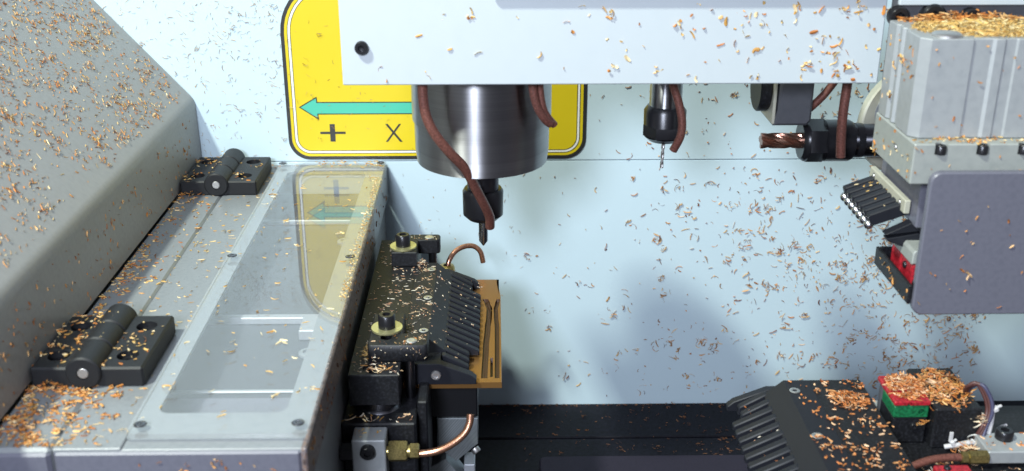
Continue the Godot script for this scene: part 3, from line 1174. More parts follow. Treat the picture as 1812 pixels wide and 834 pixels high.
	for z in [[264.0, 277.4], [278.4, 293.0]]:
		b = B.new()
		b.box(Vector3(196.0, 234.2, z[0]), Vector3(213, 247.4, z[1]), 0.7)
		part(s, "stop", b, M.red_anodised)
	cap_screw(s, Vector3(196.2, 243.6, 284), -X, 1.7, 1.2, M.black_nut)
	b = B.new()
	b.prism([Vector2(195.2, 247.6), Vector2(214, 247.6), Vector2(214, 254.5), Vector2(196.2, 254.5), Vector2(195.2, 252.8)], Vector3.ZERO, X, Y, Z, 262, 293.4, 0.5)
	part(s, "cap", b, M.aluminium_dim)


func clamp_parts(t: Node3D, xf: Transform3D, right: bool) -> void:
	# jaw plate, bevelled edge, comb fingers and cheeks; the right clamp is the mirror image
	var b := B.new()
	b.xf = xf
	b.prism([Vector2(-77.8, 153.8), Vector2(-51.4, 153.8), Vector2(-51.4, 172), Vector2(-77.8, 172)], Vector3.ZERO, X, Y, Z, 112 if right else 73, 260, 0.5)
	carve(t, "base_jaw", b, M.black_oxide, [[xf * Vector3(-65, 172, 252.5), Y, 6.0, 1.2], [xf * Vector3(-65, 172, 252.5), Y, 3.6, 9.0]])
	b = B.new()
	b.xf = xf
	b.prism([Vector2(-51.3, 160), Vector2(-30, 160), Vector2(-28.6, 162.4), Vector2(-28.6, 163.8), Vector2(-38.2, 171.9), Vector2(-51.3, 171.9)], Vector3.ZERO, X, Y, Z, 112, 219, 0.35)
	part(t, "pressure_jaw", b, M.black_finger)
	b = B.new()
	b.xf = xf
	b.box(Vector3(-51.2, 151.8, 113), Vector3(-30.0, 159.8, 228), 0.3)
	b.box(Vector3(-45.0, 159.8, 219.2), Vector3(-31.0, 163.6, 228), 0.3)
	part(t, "finger_holder", b, M.black_oxide)
	# cheeks
	for z in [[104.0, 108.6], [228.3, 234.0]]:
		b = B.new()
		b.xf = xf
		b.prism([Vector2(-45.5, 151.3), Vector2(-11.6, 151.3), Vector2(-11.4, 154.2), Vector2(-14.5, 157.0), Vector2(-31.5, 164.0), Vector2(-45.5, 164.0)], Vector3.ZERO, X, Y, Z, z[0], z[1], 0.35)
		part(t, "cheek", b, M.black_finger)
	var tips := {}
	for tip in [-15.8, -10.3]:
		var f := B.new()
		f.xf = Transform3D(xf.basis, Vector3.ZERO)
		f.prism([Vector2(-29.5, 152.4), Vector2(tip, 152.4), Vector2(tip, 156.6 - (tip + 15.8) * 0.33), Vector2(tip - 0.6, 157.5 - (tip + 15.8) * 0.36), Vector2(-28.8, 164.6), Vector2(-30.5, 164.6)], Vector3.ZERO, X, Y, Z, -2.15, 2.15, 0.55)
		var m := f.mesh(Vector3.ZERO, K)
		m.surface_set_material(0, M.black_finger)
		tips[tip] = m
	for k in 16:
		var tip := -15.8 if k < 2 or k > 12 else -10.3
		piece(t, "finger", tips[tip], xf.basis.inverse() * Vector3.ZERO + Vector3(xf.origin.x, 0, xf.origin.z + 112.6 + 7.35 * k))
	for z in [123.0, 165.4, 208.8]:
		sunk_screw(t, xf * Vector3(-41.4, 171.9, z), Y, 2.7, M.bright_screw)


func build_left_clamp() -> void:
	var t := thing("left_clamp", "black comb jaw clamp holding the brass key blank, left of centre", "clamp", Vector3(-55, 142, 165))
	clamp_parts(t, Transform3D.IDENTITY, false)
	cap_screw(t, Vector3(-33.6, 157.3, 234.0), Z, 2.9, 1.0, M.bright_screw, "button_screw")

	# two strap brackets with washers, bolts and a spring post each
	for k in 2:
		var back := k == 0
		var mirror := Transform3D.IDENTITY if not back else Transform3D(Basis(X, Y, -Z), Vector3(0, 0, 335.5))
		var b := B.new()
		var outline := rrect(-68.8, -246.2, -36.8, -231.6, 2.5, 4)
		var l := PackedVector2Array()
		if not back:
			for p in outline:
				l.append(p)
			l = PackedVector2Array([Vector2(-68.8, -207), Vector2(-68.8, -244.2), Vector2(-68.0, -245.6), Vector2(-66.6, -246.2), Vector2(-39.0, -246.2), Vector2(-37.4, -245.5), Vector2(-36.8, -244.0), Vector2(-36.8, -233.6), Vector2(-37.6, -232.2), Vector2(-39.0, -231.6), Vector2(-51.4, -231.6), Vector2(-51.4, -207)])
		else:
			l = PackedVector2Array([Vector2(-67, -119), Vector2(-51, -119), Vector2(-51, -98.3), Vector2(-39.0, -98.3), Vector2(-37.4, -97.5), Vector2(-37, -96), Vector2(-37, -90), Vector2(-37.6, -88.6), Vector2(-39, -88), Vector2(-67, -88)])
		b.prism(l, Vector3.ZERO, X, -Z, Y, 172.2, 182.0, 0.6)
		var cz := 226.5 if not back else 110.2
		var slot := Vector3(0, 0, 8.5) if not back else Vector3(0, 0, 4.0)
		var st := thing("strap_bracket", "black strap bracket on the front end of the left clamp jaw" if not back else "black strap bracket on the rear end of the left clamp jaw", "bracket", Vector3(-55, 172, cz), "strap brackets of the left clamp")
		carve(st, "strap", b, M.black_oxide, [[Vector3(-59.6, 182, cz + 1.5), Y, 3.1, 9.0, slot]])
		b = B.new()
		b.lathe([Vector2(8.5, 0), Vector2(8.6, 0.3), Vector2(8.5, 1.2), Vector2(3.2, 1.2)], Vector3(-60, 182.1, cz), Y, 40)
		part(st, "washer", b, M.zinc)
		cap_screw(st, Vector3(-60.0, 183.4, cz), Y, 4.7, 7.6, M.black_nut, "bolt")
		var px := -45.6 if not back else -44.2
		var pz := 240.6 if not back else 93.3
		b = B.new()
		b.lathe([Vector2(3.0, 0), Vector2(3.0, 0.2), Vector2(2.6, 0.5), Vector2(1.2, 0.4), Vector2(0, 0.3)], Vector3(px, 181.95, pz), Y, 24)
		part(st, "post_head", b, M.bright_screw)
		b = B.new()
		b.lathe([Vector2(0, 145.8), Vector2(2.4, 145.8), Vector2(2.8, 146.4), Vector2(2.8, 172.2)], Vector3(px - 1.6 if not back else px + 2.0, 0, pz - 0.6 if not back else pz + 1.0), Y, 24)
		part(st, "post", b, M.dark_steel)

	# carrying structure below
	var s := thing("stepped_support", "black stepped blocks that carry the left clamp", "blocks", Vector3(-60, 0, 240))
	var b := B.new()
	b.lathe([Vector2(11.0, 147.6), Vector2(10.2, 148.6), Vector2(9.6, 149.0), Vector2(9.6, 153.7)], Vector3(-63, 0, 248), Y, 40)
	part(s, "pillar", b, M.dark_steel)
	b = B.new()
	b.box(Vector3(-81.5, 100, 205), Vector3(-43.0, 147.6, 268), 0.8)
	part(s, "lower_block", b, M.black_oxide)
	b = B.new()
	b.box(Vector3(-42.8, 100, 160), Vector3(-37.4, 153, 255), 0.8)
	part(s, "side_plate", b, M.black_oxide)
	b = B.new()
	b.box(Vector3(-80, -5, 90), Vector3(-36, 150, 204), 0.8)
	b.box(Vector3(-76, -5, 206), Vector3(-46, 99.8, 262), 0.8)
	part(s, "column", b, M.black_floor)
	b = B.new()
	b.box(Vector3(-60, 118.7, 118), Vector3(-11.4, 140, 215), 0.9)
	part(s, "upper_block", b, M.black_nut)
	b = B.new()
	b.box(Vector3(-58, 140.2, 118), Vector3(-20, 147.2, 212), 0.6)
	part(s, "key_rest", b, M.black_nut)
	b = B.new()
	b.prism([Vector2(-34.7, 118.4), Vector2(-11.4, 118.4), Vector2(-11.4, 101.3), Vector2(-24.2, 89.4), Vector2(-34.7, 98.5)], Vector3.ZERO, X, Y, Z, 196, 215.4, 0.4)
	part(s, "angle_plate", b, M.sawn_aluminium)
	b = B.new()
	b.prism([Vector2(-41, 84), Vector2(-30.5, 90), Vector2(-10, 60), Vector2(-41, 60)], Vector3.ZERO, X, Y, Z, 198, 214, 0.4)
	part(s, "lower_angle_plate", b, M.sawn_aluminium)
	b = B.new()
	b.box(Vector3(-20, 74, 200), Vector3(-13.5, 86, 214), 0.5)
	part(s, "foot", b, M.bright_aluminium)
	cap_screw(s, Vector3(-13.6, 97.4, 214.2), Vector3(0.8, -0.9, 0.6), 2.6, 3.0, M.bright_screw)

	# the key blank: a brass plate with two winding grooves and a short slot
	var key := B.new()
	var cuts := [B.new(), B.new(), B.new()]
	key_top(key, cuts)
	var kb := thing("key_blank", "golden brass key blank with two milled grooves, clamped under the comb", "key blank", Vector3(-28, 147.4, 162))
	part(kb, "plate", key, M.key_brass)
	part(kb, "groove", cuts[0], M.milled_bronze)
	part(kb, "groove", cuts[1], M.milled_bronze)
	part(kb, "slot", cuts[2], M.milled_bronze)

	# coolant nozzle behind the clamp
	s = thing("rear_nozzle", "bent copper coolant nozzle arching behind the left clamp", "nozzle", Vector3(-31, 150, 88))
	b = B.new()
	b.lathe([Vector2(5.4, 152), Vector2(5.4, 157.4), Vector2(4.6, 158.6), Vector2(2.4, 158.8)], Vector3(-33.5, 0, 86), Y, 24)
	part(s, "fitting", b, M.brass)
	b = B.new()
	b.tube([Vector3(-33.2, 155, 86), Vector3(-32.0, 161, 84), Vector3(-28.0, 166, 80), Vector3(-22.0, 168.4, 77), Vector3(-15.5, 167.8, 75), Vector3(-11.0, 163.6, 75), Vector3(-9.2, 156.0, 75.5)], 1.75, 14, 0.6)
	part(s, "pipe", b, M.copper)

	# manifold in front
	s = thing("coolant_manifold", "grey aluminium coolant manifold block with brass fitting and copper pipe", "manifold", Vector3(-68, 100, 276))
	b = B.new()
	b.box(Vector3(-74.8, 100, 268.4), Vector3(-57.6, 146.2, 282), 0.6)
	part(s, "block", b, M.aluminium)
	cap_screw(s, Vector3(-66.6, 140.4, 281.8), Z, 3.9, 4.0, M.black_nut)
	b = B.new()
	b.lathe([Vector2(3, 0), Vector2(3, 1.0), Vector2(5.2, 1.2), Vector2(5.6, 2.0), Vector2(5.6, 10), Vector2(5.2, 10.8), Vector2(3.4, 11.0), Vector2(3.4, 12.2), Vector2(4.2, 12.4), Vector2(4.2, 16.4), Vector2(3.8, 17.0), Vector2(1.8, 17.2)], Vector3(-57.7, 136.4, 276.5), X, 24, [false, false, true, true, true, true, false, false, true, true, true, false])
	part(s, "brass_fitting", b, M.brass)
	b = B.new()
	b.lathe([Vector2(0, 0), Vector2(3, 0), Vector2(3.2, 6), Vector2(5.0, 6.4), Vector2(5.0, 12.6), Vector2(3.6, 13)], Vector3(-87.6, 136.0, 276.5), X, 24, [false, false, false, true, true, false])
	part(s, "black_fitting", b, M.black_nut)
	b = B.new()
	b.tube([Vector3(-44, 135.6, 277), Vector3(-38, 135.5, 277.5), Vector3(-30.5, 137.2, 277.5), Vector3(-23, 141.2, 277), Vector3(-17.2, 146.0, 275.5), Vector3(-14.6, 150.6, 273.5), Vector3(-14.0, 155.0, 271.5)], 1.95, 16, 0.0)
	part(s, "copper_pipe", b, M.copper)


func key_top(b: B, cuts: Array) -> void:
	var z0 := 93.0
	var z1 := 231.2
	var top := 151.0
	var rows := []
	var zs := []
	for i in 93:
		zs.append(z0 + (z1 - z0) * i / 92.0)
	for extra in [123.6, 125.2, 225.2, 226.6, 202.8, 203.8, 99.4, 118.0]:
		zs.append(extra)
	zs.sort()
	var left_c := [[123.0, -7.4], [130.0, -6.0], [138.0, -4.7], [150.0, -4.9], [165.0, -5.7], [190.0, -6.6], [227.0, -7.2]]
	var right_c := [[123.0, 1.3], [130.0, 0.2], [138.0, -0.7], [150.0, -0.5], [165.0, 0.0], [190.0, 0.0], [227.0, -0.1]]
	for z in zs:
		var edge := 2.5
		if z < 118.0:
			edge = lerpf(0.9, 2.5, clampf((z - 99.4) / 18.6, 0.0, 1.0))
		var lc := along(left_c, z)
		var rc := along(right_c, z)
		var g := 1.7 * clampf((z - 123.6) / 1.6, 0.0, 1.0) * clampf((226.6 - z) / 1.4, 0.0, 1.0)
		var sl := 2.6 * clampf((z - 202.8) / 1.0, 0.0, 1.0) * clampf((225.2 - z) / 1.4 + 0.0, 0.0, 1.0)
		var hw := 1.75
		var row := [[-60.0, 0.0], [-11.5, 0.0], [lc - hw - 0.05, 0.0], [lc - hw + 0.25, g], [lc - 0.1, g], [lc + 0.1, g * 0.62], [lc + hw - 0.3, g * 0.62], [lc + hw, 0.0], [-3.95, 0.0], [-3.75, sl], [-2.65, sl], [-2.45, 0.0], [rc - hw + 0.4, 0.0], [rc - hw + 0.7, g], [rc - 0.1, g], [rc + 0.1, g * 0.62], [minf(rc + hw - 0.7, edge - 0.9), g * 0.62], [minf(rc + hw - 0.4, edge - 0.6), 0.0], [edge - 0.25, 0.0], [edge, 0.3], [edge, 3.6]]
		var line: Array[Vector3] = []
		for p in row:
			line.append(Vector3(p[0], top - p[1], z))
		rows.append(line)
	for i in rows.size() - 1:
		for k in rows[i].size() - 1:
			var hint := Vector3(0.35 if k > 17 else 0.0, 1, 0)
			if k == rows[i].size() - 2:
				hint = X
			var into: B = b
			var deep: float = top - minf(minf(rows[i][k].y, rows[i][k + 1].y), minf(rows[i + 1][k].y, rows[i + 1][k + 1].y))
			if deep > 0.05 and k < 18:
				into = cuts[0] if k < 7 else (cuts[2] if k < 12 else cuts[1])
			into.poly([rows[i][k], rows[i][k + 1], rows[i + 1][k + 1], rows[i + 1][k]], hint)
	# front and back edge and the underside; the front edge is rounded over like a rolled lip
	for end in [0, rows.size() - 1]:
		var line: Array = rows[end]
		var zd := -0.0 if end == 0 else 0.0
		for k in line.size() - 2:
			var a: Vector3 = line[k]
			var d: Vector3 = line[k + 1]
			b.poly([a, d, Vector3(d.x, top - 3.6, d.z + zd), Vector3(a.x, top - 3.6, a.z + zd)], Z if end > 0 else -Z)
	b.poly([Vector3(-60, top - 3.6, z0), Vector3(0.9, top - 3.6, z0), Vector3(2.5, top - 3.6, 118), Vector3(2.5, top - 3.6, z1), Vector3(-60, top - 3.6, z1)], -Y)


func along(table: Array, z: float) -> float:
	for i in table.size() - 1:
		if z <= table[i + 1][0]:
			return lerpf(table[i][1], table[i + 1][1], smoothstep(0.0, 1.0, clampf((z - table[i][0]) / (table[i + 1][0] - table[i][0]), 0.0, 1.0)))
	return table[-1][1]


func build_right_clamp() -> void:
	var xf := Transform3D(Basis(-X, Y, Z), Vector3(109.5, 0, 156.0))
	var t := thing("right_clamp", "black comb jaw clamp strewn with copper shavings at lower right", "clamp", Vector3(165, 142, 330))
	clamp_parts(t, xf, true)

	var s := thing("right_pedestal", "black pedestal plate under the right clamp and its fittings", "base", Vector3(210, 0, 320))
	var b := B.new()
	b.box(Vector3(150, -5, 300), Vector3(270, 140, 420), 1.0)
	part(s, "column", b, M.black_floor)
	b = B.new()
	b.box(Vector3(188.2, 140.2, 268), Vector3(290, 156, 430), 0.8)
	part(s, "top_plate", b, M.black_oxide)
	b = B.new()
	b.box(Vector3(192.0, 156.2, 266), Vector3(199.5, 158.4, 298), 0.4)
	carve(s, "ledge_plate", b, M.aluminium, [[Vector3(196, 158.4, 274), Y, 1.3, 4.0]])

	s = thing("sensor_block", "red topped green sensor block buried in copper shavings", "sensor block", Vector3(197, 156, 297))
	b = B.new()
	b.box(Vector3(193.4, 156.2, 284), Vector3(210.0, 170.6, 303.6), 0.8)
	part(s, "dark_base", b, M.black_oxide)
	b = B.new()
	b.box(Vector3(192.6, 170.8, 287), Vector3(209.8, 177.6, 304.4), 0.7)
	carve(s, "green_body", b, M.green_anodised, [[Vector3(206.0, 174.4, 304.4), Z, 1.5, 3.0]])
	b = B.new()
	b.box(Vector3(192.2, 177.8, 279), Vector3(210.0, 180.4, 305), 0.6)
	carve(s, "red_lid", b, M.red_anodised, [[Vector3(199.6, 178.8, 305.2), Z, 1.2, 2.0]])
	b = B.new()
	b.box(Vector3(193.4, 160, 279.6), Vector3(202, 177.6, 283.8), 0.7)
	part(s, "rear_post", b, M.dark_housing)
	cap_screw(s, Vector3(203.5, 166.0, 303.5), Z, 1.8, 1.4, M.black_nut)

	b = B.new()
	b.box(Vector3(211.2, 156.2, 267.5), Vector3(234.0, 178.2, 308.6), 0.8)
	whole("cable_housing", "black box heaped with copper shavings beside the red and green block", "housing", b, M.black_oxide)

	# wires, ties and the copper pipe with its fitting
	s = thing("wire_bundle", "dark wires bundled with white cable ties at the right edge", "wires", Vector3(236, 156, 305))
	for k in 3:
		b = B.new()
		var w := 1.1 * (k - 1)
		b.tube([Vector3(230.5 + w, 181, 296), Vector3(230.0 + w, 186.0, 300), Vector3(233.0 + w, 188.4, 303 + w), Vector3(236.6 + w, 182.5, 306 + w), Vector3(237.6 + w * 0.7, 176, 308 + w), Vector3(235.2 + w, 169, 310), Vector3(233.4 + w, 163, 311 + w), Vector3(234.6 + w, 158, 311)], 0.95, 10, 0.0)
		part(s, "wire", b, [M.wire_brown, M.wire_brown, M.wire_blue][k])
	b = B.new()
	b.tube([Vector3(239.2, 176, 307.5), Vector3(239.0, 170, 308.5), Vector3(237.6, 161, 310)], 1.2, 10, 0.0)
	part(s, "sleeve", b, M.white_plastic)
	b = B.new()
	b.tube([Vector3(217, 158.6, 311), Vector3(222, 160.2, 312), Vector3(229, 161.0, 311), Vector3(233, 160.4, 311)], 1.2, 10, 0.0)
	part(s, "sleeve", b, M.white_plastic)
	for p in [[Vector3(239.6, 177.6, 308), Vector3(3.2, 2.2, 2.6), 0.4], [Vector3(238.0, 163.4, 310), Vector3(3.2, 2.0, 2.6), 0.1], [Vector3(247.0, 164.5, 304), Vector3(2.6, 1.8, 2.4), 0.5], [Vector3(220.2, 161.6, 312), Vector3(2.0, 2.6, 2.2), 0.5]]:
		b = B.new()
		b.xf = Transform3D(Basis(Z, p[2]), p[0])
		b.box(-p[1] * 0.6, p[1] * 0.6, 0.6)
		b.box(Vector3(p[1].x * 0.3, 0.2, -0.7), Vector3(p[1].x * 1.2, 1.1, 0.7), 0.2)
		part(s, "cable_tie", b, M.white_plastic)
	b = B.new()
	b.box(Vector3(218.2, 162.0, 311.4), Vector3(220.0, 167.4, 312.4), 0.2)
	part(s, "tie_tail", b, M.white_plastic)

	s = thing("right_manifold", "grey plate with copper pipe and brass fitting beside white cable ties", "manifold", Vector3(235, 156, 322))
	b = B.new()
	b.box(Vector3(231.5, 158.6, 309), Vector3(268, 165.2, 326), 0.5)
	part(s, "plate", b, M.aluminium)
	cap_screw(s, Vector3(243.6, 165.3, 314), Y, 4.2, 4.6, M.black_nut)
	b = B.new()
	b.lathe([Vector2(2.0, 0), Vector2(3.0, 0.3), Vector2(3.0, 3.2), Vector2(2.6, 3.6), Vector2(3.4, 4.0), Vector2(3.4, 12.6), Vector2(2.8, 13.0)], Vector3(218.8, 161.8, 325), X, 24, [false, true, true, false, true, true, false])
	part(s, "brass_fitting", b, M.brass)
	b = B.new()
	b.tube([Vector3(190.6, 157.4, 331), Vector3(196, 160.2, 329), Vector3(204, 161.8, 327), Vector3(212, 162.0, 325.6), Vector3(220, 161.8, 325)], 1.9, 14, 0.0)
	part(s, "copper_pipe", b, M.copper_dull)

	s = thing("red_pad", "small red pad with a black screw at the bottom edge of the pedestal", "pad", Vector3(209, 156, 350))
	b = B.new()
	b.box(Vector3(200.4, 156.2, 338), Vector3(216.6, 166.5, 362), 0.6)
	part(s, "pad", b, M.red_anodised)
	cap_screw(s, Vector3(205.6, 166.4, 341.4), Y, 1.6, 1.3, M.black_nut)


func build_shavings() -> void:
	var b := chips()
	var down := (Vector3(-330, 384, 0) - Vector3(-219, 257, 0))
	scatter(b, Vector3(-219, 257, 8), down * 0.86, Vector3(0, 0, 400), 4600, {"n": Vector3(127, 111, 0).normalized(), "pal": GOLD + RUST + RUST, "lmin": 0.9, "lmax": 4.4, "w": 0.6, "dir": 2.0, "spread": 0.7, "drift": 0.75, "tuft": 0.10, "freq": 0.025, "keep": func(s, t): return 0.35 + 0.65 * s + 0.25 * (1.0 - t)})
	stuff("shavings_on_hood", "golden shavings thickly strewn over the large grey sloped hood", b, M.chips)
	b = chips()
	scatter(b, Vector3(-213.2, 206, 8), Vector3(-0.4, 38, 0), Vector3(0, 0, 355), 190, {"n": X, "pal": RUST, "lmin": 1.2, "lmax": 3.6, "w": 0.7, "dir": 0.4, "spread": 0.7})
	stuff("shavings_on_hood_side", "sparse rust coloured shavings clinging to the hood's dark upright side", b, M.chips)

	b = chips()
	scatter(b, Vector3(-212, 202.1, 6), Vector3(27, 0, 0), Vector3(0, 0, 366), 560, {"n": Y, "pal": RUST + GOLD, "lmin": 1.3, "lmax": 4.5, "w": 0.8, "drift": 0.5, "tuft": 0.12, "keep": func(s, t): return pow(1.0 - s, 2.2) * (0.5 + 0.5 * t) + 0.12})
	scatter(b, Vector3(-212, 202.1, 318), Vector3(52, 0, 0), Vector3(0, 0, 54), 300, {"n": Y, "pal": RUST, "lmin": 1.4, "lmax": 4.6, "w": 0.9, "drift": 0.95, "freq": 0.05, "tuft": 0.2, "keep": func(s, t): return 1.15 - s})
	scatter(b, Vector3(-184, 202.1, 6), Vector3(27, 0, 0), Vector3(0, 0, 366), 170, {"n": Y, "pal": GOLD, "lmin": 1.5, "lmax": 5.0, "w": 0.6})
	scatter(b, Vector3(-212, 202.1, 2), Vector3(58, 0, 0), Vector3(0, 0, 9), 90, {"n": Y, "pal": GOLD + RUST, "w": 0.7})
	stuff("shavings_on_cover", "rust and gold shavings gathered on the grey cover beside the hinges", b, M.chips)

	b = chips()
	for z in [39.0, 296.0]:
		var many := 34 if z < 100 else 66
		scatter(b, Vector3(-211, 212.1, z - 26), Vector3(18, 0, 0), Vector3(0, 0, 52), many, {"n": Y, "pal": GOLD + RUST, "lmin": 1.2, "lmax": 4.0, "w": 0.8, "tuft": 0.15, "lift": 0.9})
		scatter(b, Vector3(-180, 212.1, z - 26), Vector3(18, 0, 0), Vector3(0, 0, 52), many / 2, {"n": Y, "pal": GOLD + RUST, "lmin": 1.2, "lmax": 3.6, "w": 0.8, "lift": 0.9})
		scatter(b, Vector3(-194, 217.4, z - 25), Vector3(9, 0, 0), Vector3(0, 0, 50), many / 4, {"n": Vector3(-0.2, 1, 0).normalized(), "pal": GOLD, "lmin": 1.2, "lmax": 3.0, "w": 0.7})
		heap(b, Vector3(-187, 203, z - 31), X * 10, Z * 4, Y, many, 4.0, GOLD + RUST, 3.2)
		heap(b, Vector3(-205, 203, z + 28), X * 8, Z * 3, Y, many / 2, 3.0, RUST, 3.0)
	stuff("shavings_on_hinges", "shavings lodged on and around the two black hinges", b, M.chips)

	b = chips()
	scatter(b, Vector3(-154, 205.5, 4), Vector3(74, 0, 0), Vector3(0, 0, 362), 115, {"n": Y, "pal": GOLD + [Vector3(0.72, 0.60, 0.36)], "lmin": 1.2, "lmax": 5.0, "w": 0.75, "tuft": 0.10, "drift": 0.3})
	scatter(b, Vector3(-130, 205.5, 2), Vector3(48, 0, 0), Vector3(0, 0, 14), 60, {"n": Y, "pal": GOLD + RUST, "lmin": 1.2, "lmax": 3.5, "w": 0.7})
	scatter(b, Vector3(-83.5, 205.5, 40), Vector3(3.6, 0, 0), Vector3(0, 0, 200), 330, {"n": Y, "pal": GOLD, "lmin": 0.7, "lmax": 1.8, "w": 0.6, "drift": 0.2})
	stuff("shavings_on_window", "pale shavings scattered on the clear window pane", b, M.chips)

	b = chips()
	scatter(b, Vector3(-78.8, 184, 20), Vector3(0, 17, 0), Vector3(0, 0, 350), 120, {"n": X, "pal": RUST + BROWN, "lmin": 1.0, "lmax": 4.5, "w": 0.6, "dir": 0.4, "spread": 0.5})
	stuff("shavings_on_skirt", "brown shavings stuck to the grimy side skirt of the cover", b, M.chips)

	b = chips()
	scatter(b, Vector3(-290, 206, 0.2), Vector3(142, 0, 0), Vector3(0, 116, 0), 400, {"n": Z, "pal": TAN, "lmin": 1.6, "lmax": 5.0, "w": 0.42, "turn": 2.2, "lift": 0.3, "tuft": 0.05, "keep": func(s, t): return (0.25 + 0.75 * t) * (0.4 + 0.6 * s)})
	scatter(b, Vector3(-146, 214, 1.4), Vector3(205, 0, 0), Vector3(0, 106, 0), 120, {"n": Z, "pal": TAN + [Vector3(0.3, 0.13, 0.02)], "lmin": 1.2, "lmax": 4.0, "w": 0.42, "turn": 2.2, "lift": 0.3, "keep": func(s, t): return 1.1 - s})
	stuff("fine_shavings_on_wall", "fine tan shavings clinging to the wall and yellow sign at upper left", b, M.chips_dark)

	b = chips()
	scatter(b, Vector3(66, 206, 0.2), Vector3(260, 0, 0), Vector3(0, 112, 0), 330, {"n": Z, "pal": BROWN + TAN, "lmin": 1.2, "lmax": 6.0, "w": 1.0, "turn": 2.6, "lift": 0.8, "tuft": 0.10, "keep": func(s, t): return 0.25 + 0.75 * s})
	scatter(b, Vector3(20, 4, -0.4), Vector3(360, 0, 0), Vector3(0, 195, 0), 1350, {"n": Z, "pal": BROWN + TAN + [Vector3(0.38, 0.20, 0.09)], "lmin": 1.2, "lmax": 7.0, "w": 1.15, "turn": 2.6, "lift": 0.5, "tuft": 0.13, "freq": 0.02, "drift": 0.7, "keep": func(s, t): return clampf(0.06 + 1.2 * s * s + 0.35 * s, 0.0, 1.0) * (0.45 + 0.55 * sin(PI * t))})
	scatter(b, Vector3(-70, 80, -0.4), Vector3(120, 0, 0), Vector3(0, 118, 0), 70, {"n": Z, "pal": TAN, "lmin": 1.0, "lmax": 3.0, "w": 0.5, "turn": 1.0, "lift": 0.3, "tuft": 0.0})
	for i in 16:
		heap(b, Vector3(rng.randf_range(150, 330), rng.randf_range(20, 190), -0.4), X * 4.5, Y * 4.5, Z, rng.randi_range(6, 14), 1.5, BROWN + TAN + RUST, 4.5, 0.8)
	heap(b, Vector3(330, 34, -0.4), X * 22, Y * 20, Z, 90, 2.0, BROWN, 4.0, 1.0)
	stuff("brown_shavings_on_wall", "brown curled shavings spattered over the right half of the back wall", b, M.chips_dark)

	b = chips()
	scatter(b, Vector3(-74, 319, 225.1), Vector3(266, 0, 0), Vector3(0, 39, 0), 120, {"n": Z, "pal": RUST + GOLD, "lmin": 1.4, "lmax": 5.0, "w": 1.5, "turn": 2.4, "lift": 1.2, "tuft": 0.06, "keep": func(s, t): return 0.08 + pow(s, 2.5)})
	stuff("shavings_on_head_cover", "orange shavings stuck to the white head cover plate", b, M.chips)

	b = chips()
	scatter(b, Vector3(-77, 172.1, 74), Vector3(25, 0, 0), Vector3(0, 0, 184), 300, {"n": Y, "pal": PALE, "lmin": 0.9, "lmax": 3.4, "w": 0.42, "turn": 1.3, "lift": 0.5, "dir": 0.0, "spread": 0.8, "drift": 0.2, "tuft": 0.03})
	scatter(b, Vector3(-51, 172.0, 113), Vector3(12.6, 0, 0), Vector3(0, 0, 105), 170, {"n": Y, "pal": PALE, "lmin": 0.8, "lmax": 3.0, "w": 0.42, "turn": 1.3, "lift": 0.5, "drift": 0.2, "tuft": 0.03})
	scatter(b, Vector3(-38, 171.8, 113), Vector3(9.4, -8, 0), Vector3(0, 0, 105), 30, {"n": Vector3(8, 9.4, 0).normalized(), "pal": PALE, "lmin": 0.8, "lmax": 2.6, "w": 0.4})
	scatter(b, Vector3(-68, 182.1, 208), Vector3(16, 0, 0), Vector3(0, 0, 37), 26, {"n": Y, "pal": PALE + RUST, "lmin": 0.8, "lmax": 2.6, "w": 0.45})
	scatter(b, Vector3(-52, 182.1, 233), Vector3(15, 0, 0), Vector3(0, 0, 12), 22, {"n": Y, "pal": PALE + RUST, "lmin": 0.8, "lmax": 2.6, "w": 0.45})
	scatter(b, Vector3(-66, 182.1, 90), Vector3(28, 0, 0), Vector3(0, 0, 8), 20, {"n": Y, "pal": PALE, "lmin": 0.8, "lmax": 2.6, "w": 0.45})
	scatter(b, Vector3(-68, 173, 246.4), Vector3(30, 0, 0), Vector3(0, 8, 0), 14, {"n": Z, "pal": PALE, "lmin": 0.6, "lmax": 1.8, "w": 0.4})
	scatter(b, Vector3(-28, 163.6, 112), Vector3(16, -5.6, 0), Vector3(0, 0, 112), 26, {"n": Vector3(5.6, 16, 0).normalized(), "pal": PALE, "lmin": 0.8, "lmax": 3.0, "w": 0.4})
	heap(b, Vector3(-70.5, 172, 236), X * 2.2, Z * 9, Y, 50, 4.0, GOLD, 3.2, 0.55)
	heap(b, Vector3(-63.5, 172, 253), X * 9, Z * 4, Y, 26, 1.0, PALE + RUST, 3.6, 0.6)
	heap(b, Vector3(-48.0, 172, 116), X * 2.2, Z * 7, Y, 26, 3.0, PALE, 4.0, 0.6)
	heap(b, Vector3(-70, 147.6, 262), X * 10, Z * 4, Y, 18, 1.0, PALE + GOLD, 4.6, 0.7)
	heap(b, Vector3(-50, 147.6, 263), X * 6, Z * 4, Y, 12, 1.0, PALE + RUST, 4.0, 0.7)
	heap(b, Vector3(-33.5, 156, 89), X * 5, Z * 3, Y, 16, 1.4, PALE, 2.6, 0.5)
	scatter(b, Vector3(-74, 146.3, 269), Vector3(16, 0, 0), Vector3(0, 0, 11), 14, {"n": Y, "pal": GOLD, "lmin": 1.0, "lmax": 3.0, "w": 0.6})
	stuff("shavings_on_left_clamp", "fine pale shavings dusted over the left black clamp", b, M.chips)

	b = chips()
	scatter(b, Vector3(147.8, 172.1, 270), Vector3(39, 0, 0), Vector3(0, 0, 110), 300, {"n": Y, "pal": COPPER, "lmin": 1.2, "lmax": 3.6, "w": 0.85, "turn": 2.2, "lift": 1.1, "tuft": 0.16, "drift": 0.7, "freq": 0.05, "keep": func(s, t): return 0.35 + 0.65 * s})
